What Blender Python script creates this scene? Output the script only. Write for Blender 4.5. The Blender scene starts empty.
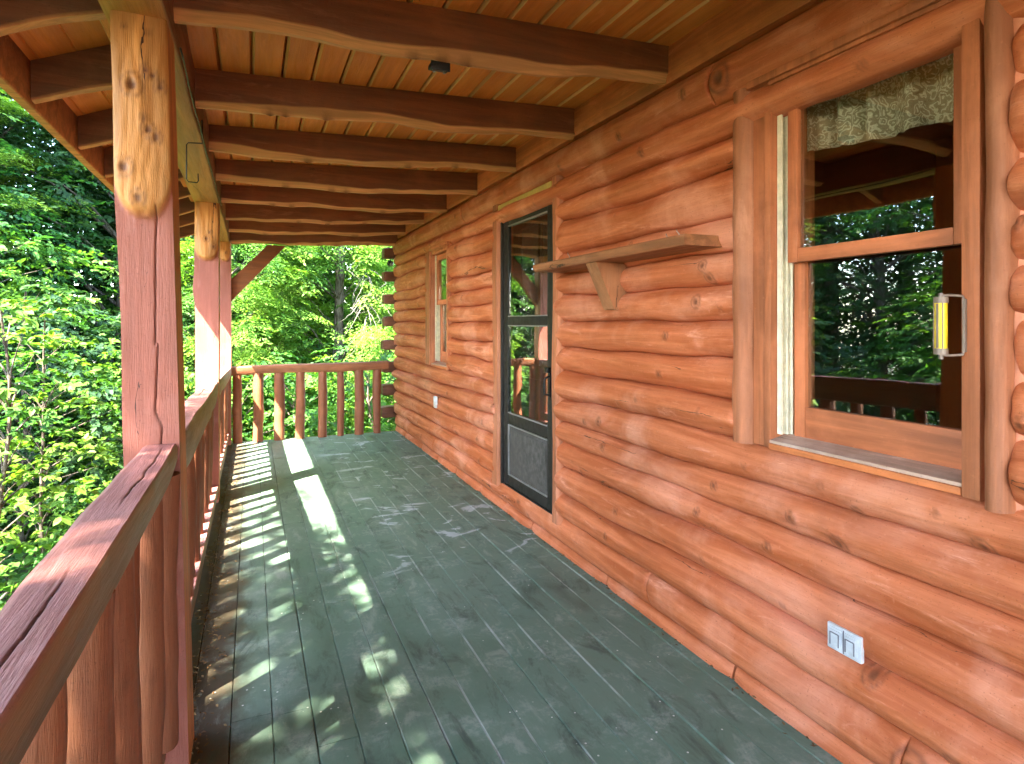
import bpy, bmesh, math, random
import numpy as np
from mathutils import Vector, Matrix, noise as mn

random.seed(7)
rng = np.random.default_rng(11)
scn = bpy.context.scene
COL = scn.collection
sm = lambda a, b, x: (lambda t: t * t * (3 - 2 * t))(min(1, max(0, (x - a) / (b - a))))

# ------------------------------------------------------------------ helpers
def N1(x, s=0.0):
    return mn.noise(Vector((x, s * 7.31 + .17, s * 3.7 + .51)))
def N2(x, y, s=0.0):
    return mn.noise(Vector((x, y, s * 5.13 + .37)))

class MB:
    """collects quads / tris of one mesh"""
    def __init__(s):
        s.v, s.f, s.at = [], [], {}
    def grid(s, pts, nu, nv, closeu=False, closev=False, flip=False):
        b = len(s.v); s.v += pts
        for i in range(nu - (0 if closeu else 1)):
            for j in range(nv - (0 if closev else 1)):
                q = [b + i * nv + j, b + ((i + 1) % nu) * nv + j, b + ((i + 1) % nu) * nv + (j + 1) % nv, b + i * nv + (j + 1) % nv]
                s.f.append(q[::-1] if flip else q)
        return b
    def poly(s, pts):
        b = len(s.v); s.v += pts; s.f.append(list(range(b, b + len(pts))))
    def box(s, x0, x1, y0, y1, z0, z1, bev=0.0):
        if bev <= 0:
            b = len(s.v)
            s.v += [(x, y, z) for x in (x0, x1) for y in (y0, y1) for z in (z0, z1)]
            for q in ((0, 1, 3, 2), (4, 6, 7, 5), (0, 4, 5, 1), (2, 3, 7, 6), (0, 2, 6, 4), (1, 5, 7, 3)):
                s.f.append([b + i for i in q])
        else:
            bm = bmesh.new(); bmesh.ops.create_cube(bm, size=1)
            for v in bm.verts:
                v.co = Vector(((x0 + x1) / 2 + v.co.x * (x1 - x0), (y0 + y1) / 2 + v.co.y * (y1 - y0), (z0 + z1) / 2 + v.co.z * (z1 - z0)))
            bmesh.ops.bevel(bm, geom=bm.edges[:], offset=bev, segments=2, affect='EDGES', profile=.6)
            s.bm(bm)
    def bm(s, bm):
        b = len(s.v); bm.verts.index_update()
        s.v += [tuple(v.co) for v in bm.verts]
        s.f += [[b + v.index for v in f.verts] for f in bm.faces]
        bm.free()
    def prism(s, prof, axis, a0, a1):
        """closed polygon prof (2D) extruded along axis"""
        def put(p, a):
            return {'x': (a, p[0], p[1]), 'y': (p[0], a, p[1]), 'z': (p[0], p[1], a)}[axis]
        n = len(prof); b = len(s.v)
        s.v += [put(p, a0) for p in prof] + [put(p, a1) for p in prof]
        for i in range(n):
            j = (i + 1) % n
            s.f.append([b + i, b + j, b + n + j, b + n + i])
        s.f.append([b + i for i in range(n)][::-1]); s.f.append([b + n + i for i in range(n)])
    def tube(s, path, rad, n=8, cap=True):
        pts = []; P = [Vector(p) for p in path]
        for i, p in enumerate(P):
            d = (P[min(i + 1, len(P) - 1)] - P[max(i - 1, 0)]).normalized()
            u = d.orthogonal().normalized() if i == 0 else (u - d * u.dot(d)).normalized()
            w = d.cross(u); r = rad[i] if hasattr(rad, '__len__') else rad
            pts += [tuple(p + (u * math.cos(t) + w * math.sin(t)) * r) for t in [2 * math.pi * k / n for k in range(n)]]
        b = s.grid(pts, len(P), n, closev=True)
        if cap:
            s.f.append([b + k for k in range(n)][::-1]); e = b + (len(P) - 1) * n
            s.f.append([e + k for k in range(n)])
    def build(s, name, mat, parent=None, smooth=0, fix=True, base=None):
        me = bpy.data.meshes.new(name)
        me.from_pydata(s.v, [], s.f)
        for k, vals in s.at.items():
            a = me.attributes.new(k, 'FLOAT', 'POINT'); vals = list(vals) + [0.0] * (len(s.v) - len(vals))
            a.data.foreach_set('value', vals)
        if fix:
            bm = bmesh.new(); bm.from_mesh(me); bmesh.ops.recalc_face_normals(bm, faces=bm.faces); bm.to_mesh(me); bm.free()
        me.materials.append(mat)
        o = bpy.data.objects.new(name, me); COL.objects.link(o)
        root = parent
        if root is not None:
            o.parent = root
            off = Vector((0, 0, 0)); r = root
            while r is not None:
                off += Vector(r.location); r = r.parent
            me.transform(Matrix.Translation(-off))
        elif base is not None:
            me.transform(Matrix.Translation(-Vector(base))); o.location = base
        if smooth:
            me.polygons.foreach_set('use_smooth', [True] * len(me.polygons))
            if smooth < 180:
                me.set_sharp_from_angle(angle=math.radians(smooth))
        return o

def tag(o, label=None, cat=None, group=None, kind=None):
    if label: o['label'] = label
    if cat: o['category'] = cat
    if group: o['group'] = group
    if kind: o['kind'] = kind
    return o
def thing(name, loc, label, cat, group=None):
    o = bpy.data.objects.new(name, None); COL.objects.link(o); o.location = loc
    o.empty_display_size = .1
    return tag(o, label, cat, group)

# ------------------------------------------------------------------ materials
class NT:
    def __init__(s, name):
        s.m = bpy.data.materials.new(name); s.m.use_nodes = True
        s.t = s.m.node_tree; s.t.nodes.clear()
        s.out = s.n('ShaderNodeOutputMaterial')
    def n(s, typ, **k):
        x = s.t.nodes.new(typ)
        for a, b in k.items(): setattr(x, a, b)
        return x
    def l(s, a, b): s.t.links.new(a, b)
    def put(s, sock, v):
        if hasattr(v, 'is_output'): s.l(v, sock)
        else: sock.default_value = v
    def coord(s, scale=(1, 1, 1), rot=(0, 0, 0), kind='Object', loc=(0, 0, 0)):
        c = s.n('ShaderNodeTexCoord'); m = s.n('ShaderNodeMapping'); s.l(c.outputs[kind], m.inputs[0])
        m.inputs['Scale'].default_value = scale; m.inputs['Rotation'].default_value = rot; m.inputs['Location'].default_value = loc
        return m.outputs[0]
    def noise(s, vec, scale=5, detail=4, rough=.55, dist=0):
        x = s.n('ShaderNodeTexNoise'); s.l(vec, x.inputs['Vector'])
        x.inputs['Scale'].default_value = scale; x.inputs['Detail'].default_value = detail
        x.inputs['Roughness'].default_value = rough; x.inputs['Distortion'].default_value = dist
        return x.outputs['Fac']
    def mr(s, v, a, b, c=0., d=1., smooth=True):
        x = s.n('ShaderNodeMapRange'); x.interpolation_type = 'SMOOTHSTEP' if smooth else 'LINEAR'; x.clamp = True if not smooth else x.clamp
        s.put(x.inputs[0], v)
        for i, q in enumerate((a, b, c, d)): x.inputs[i + 1].default_value = q
        return x.outputs[0]
    def math(s, op, a, b=0., c=0.):
        x = s.n('ShaderNodeMath', operation=op)
        s.put(x.inputs[0], a); s.put(x.inputs[1], b)
        if op in ('MULTIPLY_ADD',): s.put(x.inputs[2], c)
        return x.outputs[0]
    def mix(s, f, a, b, blend='MIX'):
        x = s.n('ShaderNodeMix'); x.data_type = 'RGBA'; x.blend_type = blend
        s.put(x.inputs['Factor'], f)
        for k, v in (('A', a), ('B', b)):
            so = [i for i in x.inputs if i.name == k and i.type == 'RGBA'][0]
            if hasattr(v, 'is_output'): s.l(v, so)
            else: so.default_value = (*v, 1) if len(v) == 3 else v
        return [o for o in x.outputs if o.type == 'RGBA'][0]
    def attr(s, name):
        return s.n('ShaderNodeAttribute', attribute_name=name).outputs['Fac']
    def sep(s, vec):
        x = s.n('ShaderNodeSeparateXYZ'); s.l(vec, x.inputs[0]); return x.outputs
    def bump(s, h, strength=.3, dist=.01):
        x = s.n('ShaderNodeBump'); x.inputs['Strength'].default_value = strength; x.inputs['Distance'].default_value = dist
        s.l(h, x.inputs['Height']); return x.outputs[0]
    def bsdf(s, col, rough=.6, spec=.4, normal=None, **k):
        b = s.n('ShaderNodeBsdfPrincipled')
        s.put(b.inputs['Base Color'], (*col, 1) if isinstance(col, tuple) and len(col) == 3 else col)
        s.put(b.inputs['Roughness'], rough); b.inputs['Specular IOR Level'].default_value = spec
        if normal is not None: s.l(normal, b.inputs['Normal'])
        for a, v in k.items(): b.inputs[a].default_value = v
        s.l(b.outputs[0], s.out.inputs[0]); return b

def stained(name, base, axis='Y', pale=None, dark=None, rough=.58, bare_or_lit=None, spec=.35, grain=1.0, checks=1.0, tone=.0):
    """weathered translucent stain over wood; grain runs along axis"""
    t = NT(name)
    al = {'X': (.35, 6, 6), 'Y': (6, .35, 6), 'Z': (6, 6, .35)}[axis]
    ch = {'X': (.3, 9, 9), 'Y': (9, .30, 9), 'Z': (9, 9, .3)}[axis]
    info = t.n('ShaderNodeObjectInfo')
    base_c = t.coord(al); 
    addv = t.n('ShaderNodeVectorMath', operation='ADD'); t.l(base_c, addv.inputs[0])
    sc = t.n('ShaderNodeVectorMath', operation='SCALE'); sc.inputs[0].default_value = (31, 17, 23); t.l(info.outputs['Random'], sc.inputs['Scale'])
    t.l(sc.outputs[0], addv.inputs[1]); gv = addv.outputs[0]
    g1 = t.noise(gv, 3, 6, .65, .6)
    g2 = t.noise(gv, 14, 5, .7)
    blot = t.noise(t.coord((1, 1, 1)), 2.3, 5, .6, .4)
    fine = t.noise(t.coord((1, 1, 1)), 60, 3, .6)
    pale = pale or tuple(min(1, c * 1.35 + .02) for c in base)
    dark = dark or tuple(c * .55 for c in base)
    c = t.mix(t.mr(g1, .35, .7), dark, base)
    c = t.mix(t.math('MULTIPLY', t.mr(blot, .45, .72), .55), c, pale)
    c = t.mix(t.mr(g2, .62, .8, 0, .35 * grain), c, dark)
    c = t.mix(t.math('MULTIPLY', t.mr(fine, .6, .75), .18), c, pale)
    g3 = t.noise(gv, 46, 3, .6)
    c = t.mix(t.math('MULTIPLY', t.mr(g3, .50, .72), .28 * grain), c, dark)
    grime = t.mr(t.noise(t.coord((1, 1, 1), loc=(3, 5, 1)), .9, 5, .7, .5), .52, .68)
    c = t.mix(t.math('MULTIPLY', grime, .22), c, tuple(q * .5 + .03 for q in dark))
    spk = t.noise(t.coord((1, 1, 1)), 150, 2, .6)
    c = t.mix(t.math('MULTIPLY', t.mr(spk, .64, .72), .5 * grain), c, tuple(q * .45 for q in dark))
    sc2 = t.noise(t.coord(tuple(q * .6 + .4 for q in al)), 2.6, 7, .72, .8)
    c = t.mix(t.math('MULTIPLY', t.mr(sc2, .56, .70), .38 * grain), c, tuple(min(1, q * 1.25 + .05) for q in pale))
    c = t.mix(t.math('MULTIPLY', t.mr(sc2, .42, .28), .40 * grain), c, dark)
    if bare_or_lit is not None:  # masked tone: raw wood on posts and rails, painted light on roof timbers
        c = t.mix(t.attr('bare_or_lit'), c, t.mix(t.mr(g1, .35, .65), tuple(q * .62 for q in bare_or_lit[:3]), bare_or_lit))
    xyz = t.sep(t.coord((1, 1, 1)))
    cross = t.math('ADD', t.math('MULTIPLY', xyz[0], 1.0), t.math('MULTIPLY', xyz[1], .7)) if axis == 'Z' else (t.math('ADD', xyz[0], xyz[2]) if axis == 'Y' else t.math('ADD', xyz[1], xyz[2]))
    wob = t.noise(t.coord({'X': (.9, 5, 5), 'Y': (5, .9, 5), 'Z': (5, 5, .9)}[axis]), 1.5, 5, .62)
    ph = t.math('ADD', t.math('ADD', t.math('MULTIPLY', cross, 4.7), t.math('MULTIPLY', wob, .9)), t.math('MULTIPLY', info.outputs['Random'], 3.3))
    gate = t.mr(t.noise(t.coord({'X': (.8, 4, 4), 'Y': (4, .8, 4), 'Z': (4, 4, .8)}[axis]), 1.6, 2), .54, .64)
    wd = t.math('MULTIPLY', gate, .011)
    crack = t.math('LESS_THAN', t.math('ABSOLUTE', t.math('SUBTRACT', t.math('FRACT', ph), .5)), wd)
    crack = t.math('MULTIPLY', crack, checks)
    c = t.mix(crack, c, tuple(q * .16 for q in base))
    kn = t.attr('knot')
    c = t.mix(t.math('MULTIPLY', kn, .85), c, tuple(q * .22 for q in base))
    if tone:
        c = t.mix(t.math('MULTIPLY', info.outputs['Random'], tone), c, dark)
    h = t.math('ADD', t.math('MULTIPLY', g1, .6), t.math('MULTIPLY', g2, .4))
    h = t.math('ADD', t.math('ADD', h, t.math('MULTIPLY', fine, .22)), t.math('MULTIPLY', g3, .35))
    h = t.math('SUBTRACT', h, t.math('MULTIPLY', crack, 1.2))
    t.bsdf(c, t.mr(g2, .2, .8, rough - .12, rough + .12), spec, t.bump(h, .62 * grain, .006))
    return t.m

def plain(name, col, rough=.5, metallic=0., spec=.5, var=.12, bumps=.05):
    t = NT(name); v = t.coord((1, 1, 1))
    n = t.noise(v, 25, 5, .65)
    c = t.mix(t.mr(n, .3, .75), tuple(q * (1 - var * 1.6) for q in col), tuple(min(1, q * (1 + var)) for q in col))
    n2 = t.noise(v, 140, 2)
    t.bsdf(c, t.mr(n, .3, .7, rough - .08, rough + .1), spec, t.bump(n2, bumps, .002), Metallic=metallic)
    return t.m

RED = (.41, .125, .055)
M = {}
M['log'] = stained('log_stain', (.60, .182, .076), 'Y', pale=(.78, .35, .23), dark=(.38, .088, .026), checks=.9)
M['logx'] = stained('log_end_stain', (.20, .07, .035), 'X')
M['trimz'] = stained('trim_stain', (.47, .155, .068), 'Z', pale=(.55, .22, .12), checks=.3, grain=.7)
M['trimy'] = stained('casing_stain', (.60, .168, .050), 'Y', checks=.2, grain=.7)
M['casz'] = stained('jamb_stain', (.50, .155, .062), 'Z', checks=.05, grain=.4)
M['sash'] = stained('sash_stain', (.56, .168, .066), 'Y', grain=.25, checks=0)
M['sashz'] = stained('sash_stile_stain', (.56, .168, .066), 'Z', grain=.25, checks=0)
M['plank'] = stained('ceiling_stain', (.72, .245, .042), 'Y', pale=(.76, .30, .06), dark=(.56, .17, .028), checks=.1, grain=.7, bare_or_lit=(.86, .50, .20, 1))  # last tone paints the light caught by the groove bevels
M['joist'] = stained('joist_stain', (.25, .072, .018), 'X', dark=(.15, .042, .011), pale=(.32, .10, .03), bare_or_lit=(.74, .34, .13, 1), checks=.5)  # dark sides and pale undersides carry the bounce light as colour
M['tail'] = stained('rafter_tail_stain', (.23, .082, .032), 'X', bare_or_lit=(.64, .28, .10, 1), checks=.3)  # pale tone paints light on the tail and fascia undersides
M['beam'] = stained('beam_stain', (.26, .10, .04), 'Y', bare_or_lit=(.52, .24, .07, 1), checks=.5)  # pale tone paints reflected light on the underside
M['post'] = stained('post_stain', (.38, .122, .085), 'Z', dark=(.27, .082, .055), pale=(.45, .18, .14), bare_or_lit=(.62, .265, .075, 1), checks=1.0)
M['rail'] = stained('rail_stain', (.35, .140, .118), 'Y', dark=(.23, .085, .07), pale=(.42, .21, .19), bare_or_lit=(.27, .165, .075, 1), checks=.35, rough=.5, spec=.5)
M['railx'] = stained('far_rail_stain', (.40, .14, .06), 'X', checks=.5)
M['stick'] = stained('baluster_stain', (.33, .115, .05), 'Z', dark=(.20, .065, .03), pale=(.42, .165, .08), checks=.7, tone=.5)
M['shelf'] = stained('shelf_stain', (.38, .145, .06), 'Y', pale=(.48, .20, .10))
M['bracket'] = stained('bracket_stain', (.36, .14, .06), 'Z', bare_or_lit=(.42, .22, .11, 1))
M['sill'] = stained('weathered_sill', (.58, .36, .26), 'Y', pale=(.66, .50, .42))
M['door'] = plain('dark_bronze_aluminium', (.020, .018, .016), .5, .0, .25)
M['kick'] = plain('grey_door_panel', (.088, .079, .070), .6, .0, .2, .3)
M['track'] = plain('cream_vinyl_track', (.72, .66, .50), .4)
M['black'] = plain('black_iron', (.012, .011, .011), .45, .3)
M['grey'] = plain('grey_metal', (.34, .33, .33), .42, .6)
M['outlet'] = plain('outlet_grey', (.60, .62, .66), .4, .25)
M['gasket'] = plain('outlet_shadow_gap', (.16, .15, .18), .6)
M['brown_metal'] = plain('brown_painted_metal', (.24, .17, .14), .5, .2)
M['yellow'] = plain('yellow_scale', (.80, .56, .02), .4)
M['dark_room'] = plain('room_panelling', (.10, .045, .025), .7)
M['roofing'] = plain('roof_shingle', (.06, .055, .05), .9)
M['caulk'] = plain('pink_caulk', (.54, .19, .10), .6)
M['white'] = plain('white_plastic', (.75, .74, .70), .4)

def glass_mat():
    t = NT('window_glass')
    fr = t.n('ShaderNodeFresnel'); ge = t.n('ShaderNodeNewGeometry')
    t.l(t.math('ADD', 1.55, t.math('MULTIPLY', ge.outputs['Backfacing'], 1 / 1.55 - 1.55)), fr.inputs['IOR'])
    wob = t.noise(t.coord((1, 1, 1)), 2.2, 1)
    nb = t.bump(wob, .10, .012)
    gl = t.n('ShaderNodeBsdfGlossy'); gl.inputs['Roughness'].default_value = .012; gl.inputs['Color'].default_value = (1, 1, 1, 1)
    t.l(nb, gl.inputs['Normal'])
    tr = t.n('ShaderNodeBsdfTransparent'); tr.inputs['Color'].default_value = (.93, .95, .93, 1)
    mx = t.n('ShaderNodeMixShader'); t.l(t.math('ADD', fr.outputs[0], .085), mx.inputs[0]); t.l(tr.outputs[0], mx.inputs[1]); t.l(gl.outputs[0], mx.inputs[2])
    t.l(mx.outputs[0], t.out.inputs[0]); return t.m
M['glass'] = glass_mat()

def valance_mat():
    t = NT('scrolled_valance_cloth')
    v = t.coord((1, 1, 1))
    w = t.n('ShaderNodeTexNoise'); t.l(v, w.inputs['Vector']); w.inputs['Scale'].default_value = 26; w.inputs['Detail'].default_value = 1.5
    mp = t.n('ShaderNodeVectorMath', operation='SCALE'); t.l(w.outputs['Color'], mp.inputs[0]); mp.inputs['Scale'].default_value = .085
    ad = t.n('ShaderNodeVectorMath', operation='ADD'); t.l(v, ad.inputs[0]); t.l(mp.outputs[0], ad.inputs[1])
    vo = t.n('ShaderNodeTexVoronoi'); vo.feature = 'F1'; t.l(ad.outputs[0], vo.inputs['Vector']); vo.inputs['Scale'].default_value = 27
    ring = t.math('SINE', t.math('MULTIPLY', vo.outputs['Distance'], 17.0))
    pat = t.mr(ring, .0, .55)
    n = t.noise(v, 220, 2)
    c = t.mix(pat, (.42, .37, .26), (.86, .81, .64))
    c = t.mix(t.mr(n, .4, .7, 0, .3), c, (.14, .11, .08))
    b = t.bsdf(c, .8, .2)
    return t.m
M['valance'] = valance_mat()

def deck_mat():
    t = NT('green_painted_boards')
    v = t.coord((1, 1, 1)); xyz = t.sep(v)
    g = t.noise(t.coord((7, .5, 7)), 4, 6, .7, .5)
    big = t.noise(v, 1.1, 4, .6, .6)
    mid = t.noise(v, 5.5, 6, .68, .3)
    sml = t.noise(v, 38, 4, .7)
    bt = t.attr('board')
    c = t.mix(t.mr(mid, .3, .7), (.070, .130, .090), (.140, .205, .152))
    c = t.mix(t.mr(big, .38, .65, 0, .65), c, (.125, .180, .138))
    c = t.mix(t.math('MULTIPLY', bt, .40), c, (.082, .155, .110))
    c = t.mix(t.mr(g, .55, .8, 0, .45), c, (.055, .072, .060))
    # worn, dusty pale patches
    worn = t.math('MULTIPLY', t.mr(mid, .50, .64), t.mr(sml, .38, .62))
    c = t.mix(t.math('MULTIPLY', worn, .5), c, (.26, .30, .26))
    # brown grime along the railing
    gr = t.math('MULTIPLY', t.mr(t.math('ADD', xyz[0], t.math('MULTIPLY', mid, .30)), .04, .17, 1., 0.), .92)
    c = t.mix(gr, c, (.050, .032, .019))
    # pale scuffs of spilled paint in the walking line before the door
    near = t.math('MULTIPLY', t.mr(xyz[0], .55, .9), t.mr(xyz[1], 2.9, 3.6))
    scv = t.noise(t.coord((2.2, 3.6, 1), loc=(4.3, 1.2, 0)), 1.25, 4, .6, .9)
    c = t.mix(t.math('MULTIPLY', t.math('MULTIPLY', t.mr(scv, .585, .64), near), .6), c, (.55, .60, .64))
    # dark damp stains
    dk = t.noise(t.coord((1.6, .8, 1), loc=(1.7, 7.4, 0)), 1.3, 3, .55)
    c = t.mix(t.mr(dk, .62, .72, 0, .6), c, (.035, .055, .040))
    ed_ = t.math('MULTIPLY', t.attr('edge'), t.math('MULTIPLY', t.mr(xyz[0], .25, .8), t.mr(t.noise(t.coord((1, .5, 1)), 4.5, 4, .65), .46, .60)))
    c = t.mix(t.math('MULTIPLY', ed_, .42), c, (.48, .50, .46))
    ink = t.noise(t.coord((3.2, 1.3, 1), loc=(9, 2, 0)), 2.2, 7, .72, .6)
    c = t.mix(t.mr(ink, .49, .32, 0, .75), c, (.030, .048, .036))
    c = t.mix(t.mr(ink, .55, .70, 0, .55), c, (.27, .31, .26))
    # white flecks
    fl = t.n('ShaderNodeTexVoronoi'); t.l(v, fl.inputs['Vector']); fl.inputs['Scale'].default_value = 22; fl.inputs['Randomness'].default_value = 1
    fm = t.math('MULTIPLY', t.mr(fl.outputs['Distance'], .06, .10, 1., 0.), t.mr(t.noise(v, 2.6, 2), .52, .6))
    c = t.mix(t.math('MULTIPLY', fm, .7), c, (.75, .75, .72))
    h = t.math('ADD', t.math('MULTIPLY', g, .5), t.math('MULTIPLY', sml, .35))
    r = t.mr(mid, .3, .7, .42, .66)
    t.bsdf(c, r, .35, t.bump(h, .25, .004))
    return t.m
M['deck'] = deck_mat()
M['under'] = plain('dust_in_board_gaps', (.035, .032, .025), .9)

def leaf_mat(name, cols, trans=.45, rough=.55, sat=1.0):
    t = NT(name)
    r = t.n('ShaderNodeValToRGB'); t.l(t.attr('tint'), r.inputs[0])
    el = r.color_ramp.elements
    el[0].position = 0; el[0].color = (*cols[0], 1); el[1].position = 1; el[1].color = (*cols[-1], 1)
    for i, c in enumerate(cols[1:-1]):
        e = el.new((i + 1) / (len(cols) - 1)); e.color = (*c, 1)
    b = t.n('ShaderNodeBsdfPrincipled'); t.l(r.outputs[0], b.inputs['Base Color']); b.inputs['Roughness'].default_value = rough
    b.inputs['Specular IOR Level'].default_value = .22
    tr = t.n('ShaderNodeBsdfTranslucent')
    t.l(t.mix(1.0, r.outputs[0], (1.25, 1.35, .55), 'MULTIPLY'), tr.inputs[0])
    mx = t.n('ShaderNodeMixShader'); mx.inputs[0].default_value = trans
    t.l(b.outputs[0], mx.inputs[1]); t.l(tr.outputs[0], mx.inputs[2]); t.l(mx.outputs[0], t.out.inputs[0])
    return t.m
M['leaf'] = leaf_mat('broad_leaf', [(.015, .058, .020), (.030, .105, .022), (.062, .160, .024), (.125, .225, .028)])
M['leafdark'] = leaf_mat('dark_broad_leaf', [(.018, .05, .024), (.026, .07, .026), (.04, .09, .026), (.06, .11, .028)])
M['needle'] = leaf_mat('hemlock_needles', [(.034, .095, .022), (.066, .165, .028), (.115, .235, .034), (.19, .31, .044)], .45)
def bark_mat():
    t = NT('bark'); v = t.coord((5, 5, 1.2)); n = t.noise(v, 5, 6, .7, .4)
    c = t.mix(t.mr(n, .35, .65), (.045, .033, .024), (.17, .14, .11))
    t.bsdf(c, .9, .2, t.bump(n, .7, .03)); return t.m
M['bark'] = bark_mat()
M['deadwood'] = plain('grey_dead_twigs', (.16, .145, .125), .9)
def ground_mat():
    t = NT('forest_floor'); v = t.coord((1, 1, 1)); n = t.noise(v, .6, 8, .65); m = t.noise(v, 9, 6, .7)
    c = t.mix(t.mr(n, .4, .6), (.045, .034, .022), (.035, .06, .020))
    c = t.mix(t.mr(m, .45, .7), c, (.10, .075, .045))
    t.bsdf(c, .95, .2, t.bump(m, .8, .05)); return t.m
M['ground'] = ground_mat()
M['litter'] = leaf_mat('dry_leaf_bits', [(.10, .055, .025), (.16, .09, .04), (.20, .14, .07), (.07, .045, .025)], .1, .8)

# ------------------------------------------------------------------ log wall
WX = 1.765
SEAM = [.05, .21, .36, .52, .66, .80, .945, 1.10, 1.255, 1.41, 1.555, 1.69, 1.82, 2.0, 2.145, 2.285, 2.478]
YEND = 7.86
cabin = thing('log_cabin', (WX, 3.0, 0), 'log cabin wall of orange-red stained round logs with storm door and two windows', 'log cabin')

openings = [(.868, 1.77, .945, 2.285), (3.285, 4.27, .20, 2.285), (5.50, 6.20, .945, 2.145)]
def seam_z(i, y):
    if i in (0, 16): return SEAM[i]
    w = 1.0
    for (a, b, z0, z1) in openings:
        if abs(SEAM[i] - z0) < .02 or abs(SEAM[i] - z1) < .02:
            if a - .5 < y < b + .5: w = min(w, sm(.0, .5, max(a - y, y - b, 0)))
    return SEAM[i] + w * (.026 * N1(y * .75, i + .3) + .016 * N1(y * 2.1, i + 40) + .005 * N1(y * 5.5, i + 60))

# knots by hand where the photograph has them (course, y, t, radius) then random ones
knots = [(4, 1.33, .25, .030), (5, 1.28, .05, .022), (5, .93, .12, .028), (1, 1.22, .9, .030), (1, .98, .1, .04), (0, 1.10, .55, .055), (4, 1.9, .6, .02), (9, 1.99, .55, .03),
         (11, 2.58, .5, .034), (10, 1.95, .62, .026), (10, 1.92, .22, .026), (15, 1.86, .45, .06), (8, 2.2, .6, .02), (7, 2.25, .4, .02), (3, 2.0, .55, .02), (2, 2.6, .5, .02),
         (5, 2.75, .5, .024), (6, 1.45, .6, .022), (2, 1.95, .35, .018), (3, 1.62, .45, .02)]
for k in range(150):
    knots.append((random.randrange(16), random.uniform(.2, 7.8), random.uniform(.2, .8), random.uniform(.010, .026)))

wall = MB(); kn = []
def log_segment(i, ya, yb, enda, endb):
    ys = []; y = ya
    while y < yb:
        ys.append(y); y += .05 if y < .3 else .0075 if y < 3.0 else (.02 if y < 5.5 else .03)
    ys.append(yb)
    if enda: ys = sorted(set(ys + [ya + q for q in (.004, .01, .018, .028)]))
    if endb: ys = sorted(set(ys + [yb - q for q in (.004, .01, .018, .028)]))
    NT_ = 21; pts = []
    mine = [k for k in knots if k[0] == i and ya - .1 < k[1] < yb + .1]
    B0 = random.uniform(.056, .078) if i else .055
    for y in ys:
        z0, z1 = seam_z(i, y), seam_z(i + 1, y)
        B = B0 * (1 + .16 * N1(y * .9, i * 3 + 5) + .10 * N1(y * 2.7, i * 3 + 77))
        e = 1.0
        if enda and y - ya < .035: e = min(e, math.sqrt(max(0, 1 - (1 - (y - ya) / .035) ** 2)))
        if endb and yb - y < .035: e = min(e, math.sqrt(max(0, 1 - (1 - (yb - y) / .035) ** 2)))
        for j in range(NT_):
            t = j / (NT_ - 1)
            tt = .5 - .5 * math.cos(math.pi * t)
            tt = .6 * tt + .4 * t
            # uneven round: the crown of the log wanders up and down
            sk = tt ** (1 + .28 * N1(y * .8, i * 2 + 9))
            p = math.sin(math.pi * sk) ** (.50 + .2 * N1(y * .6, i + 31))
            z = z0 + (z1 - z0) * tt
            d = B * p * (.72 + .28 * e)
            # drawknife facets and shallow dents
            d += p * (.0135 * N2(y * 1.8, z * 10, i) + .0058 * N2(y * 5.5, z * 24, i + 9) + .0022 * N2(y * 15, z * 50, i + 4) + .004 * abs(N2(y * 1.1, z * 16, i + 21)))
            kv = 0
            for (_, ky, kt, kr) in mine:
                q = math.hypot((y - ky), (tt - kt) * (z1 - z0)) / kr
                if q < 2.6:
                    d += kr * .42 * math.exp(-q * q * .8) - kr * .42 * math.exp(-q * q * 7)
                    kv = max(kv, (1.0 if kr > .0185 else .55) * min(1, max(1.5 * math.exp(-(q / .45) ** 2), .8 * math.exp(-((q - .9) / .15) ** 2))))
            if 1.225 < y < 1.385 and .34 < z < .475:
                fl = sm(1.225, 1.24, y) * (1 - sm(1.37, 1.385, y)) * sm(.34, .352, z) * (1 - sm(.46, .475, z))
                d += (min(d, .066) - d) * fl
            pts.append((WX - d, y, z)); kn.append(min(1, max(0, kv)))
    nu = len(ys)
    b = wall.grid(pts, nu, NT_)
    # end caps and a flat back so each log is a solid
    for (flag, y, off) in ((enda, ya, 0), (endb, yb, (nu - 1) * NT_)):
        bb = len(wall.v); wall.v += [(WX + .14, y, pts[0 if off == 0 else -1][2] if 0 else wall.v[b + off][2]), (WX + .14, y, wall.v[b + off + NT_ - 1][2])]
        kn.extend([0, 0])
        wall.f.append([bb] + [b + off + j for j in range(NT_)] + [bb + 1])
for i in range(16):
    zc = (SEAM[i] + SEAM[i + 1]) / 2
    cuts = [(a, b) for (a, b, z0, z1) in openings if z0 - .02 < zc < z1 + .02]
    segs = []; y = -4.6
    for a, b in cuts: segs.append((y, a)); y = b
    segs.append((y, YEND))
    # some courses are pieced together from two logs
    if i == 15: segs = [(-4.6, 1.93), (1.93, 5.05), (5.05, YEND)]
    if i == 14: segs = [(-4.6, 4.62), (4.62, YEND)]
    if i == 0: segs = [(-4.6, 1.13), (1.13, 2.36), (2.36, 4.4), (4.4, 6.0), (6.0, YEND)]
    if i == 4: segs = [(s if True else 0) for s in segs]
    for k, (a, b) in enumerate(segs):
        log_segment(i, a, b, a > -4.5, True)
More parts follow.
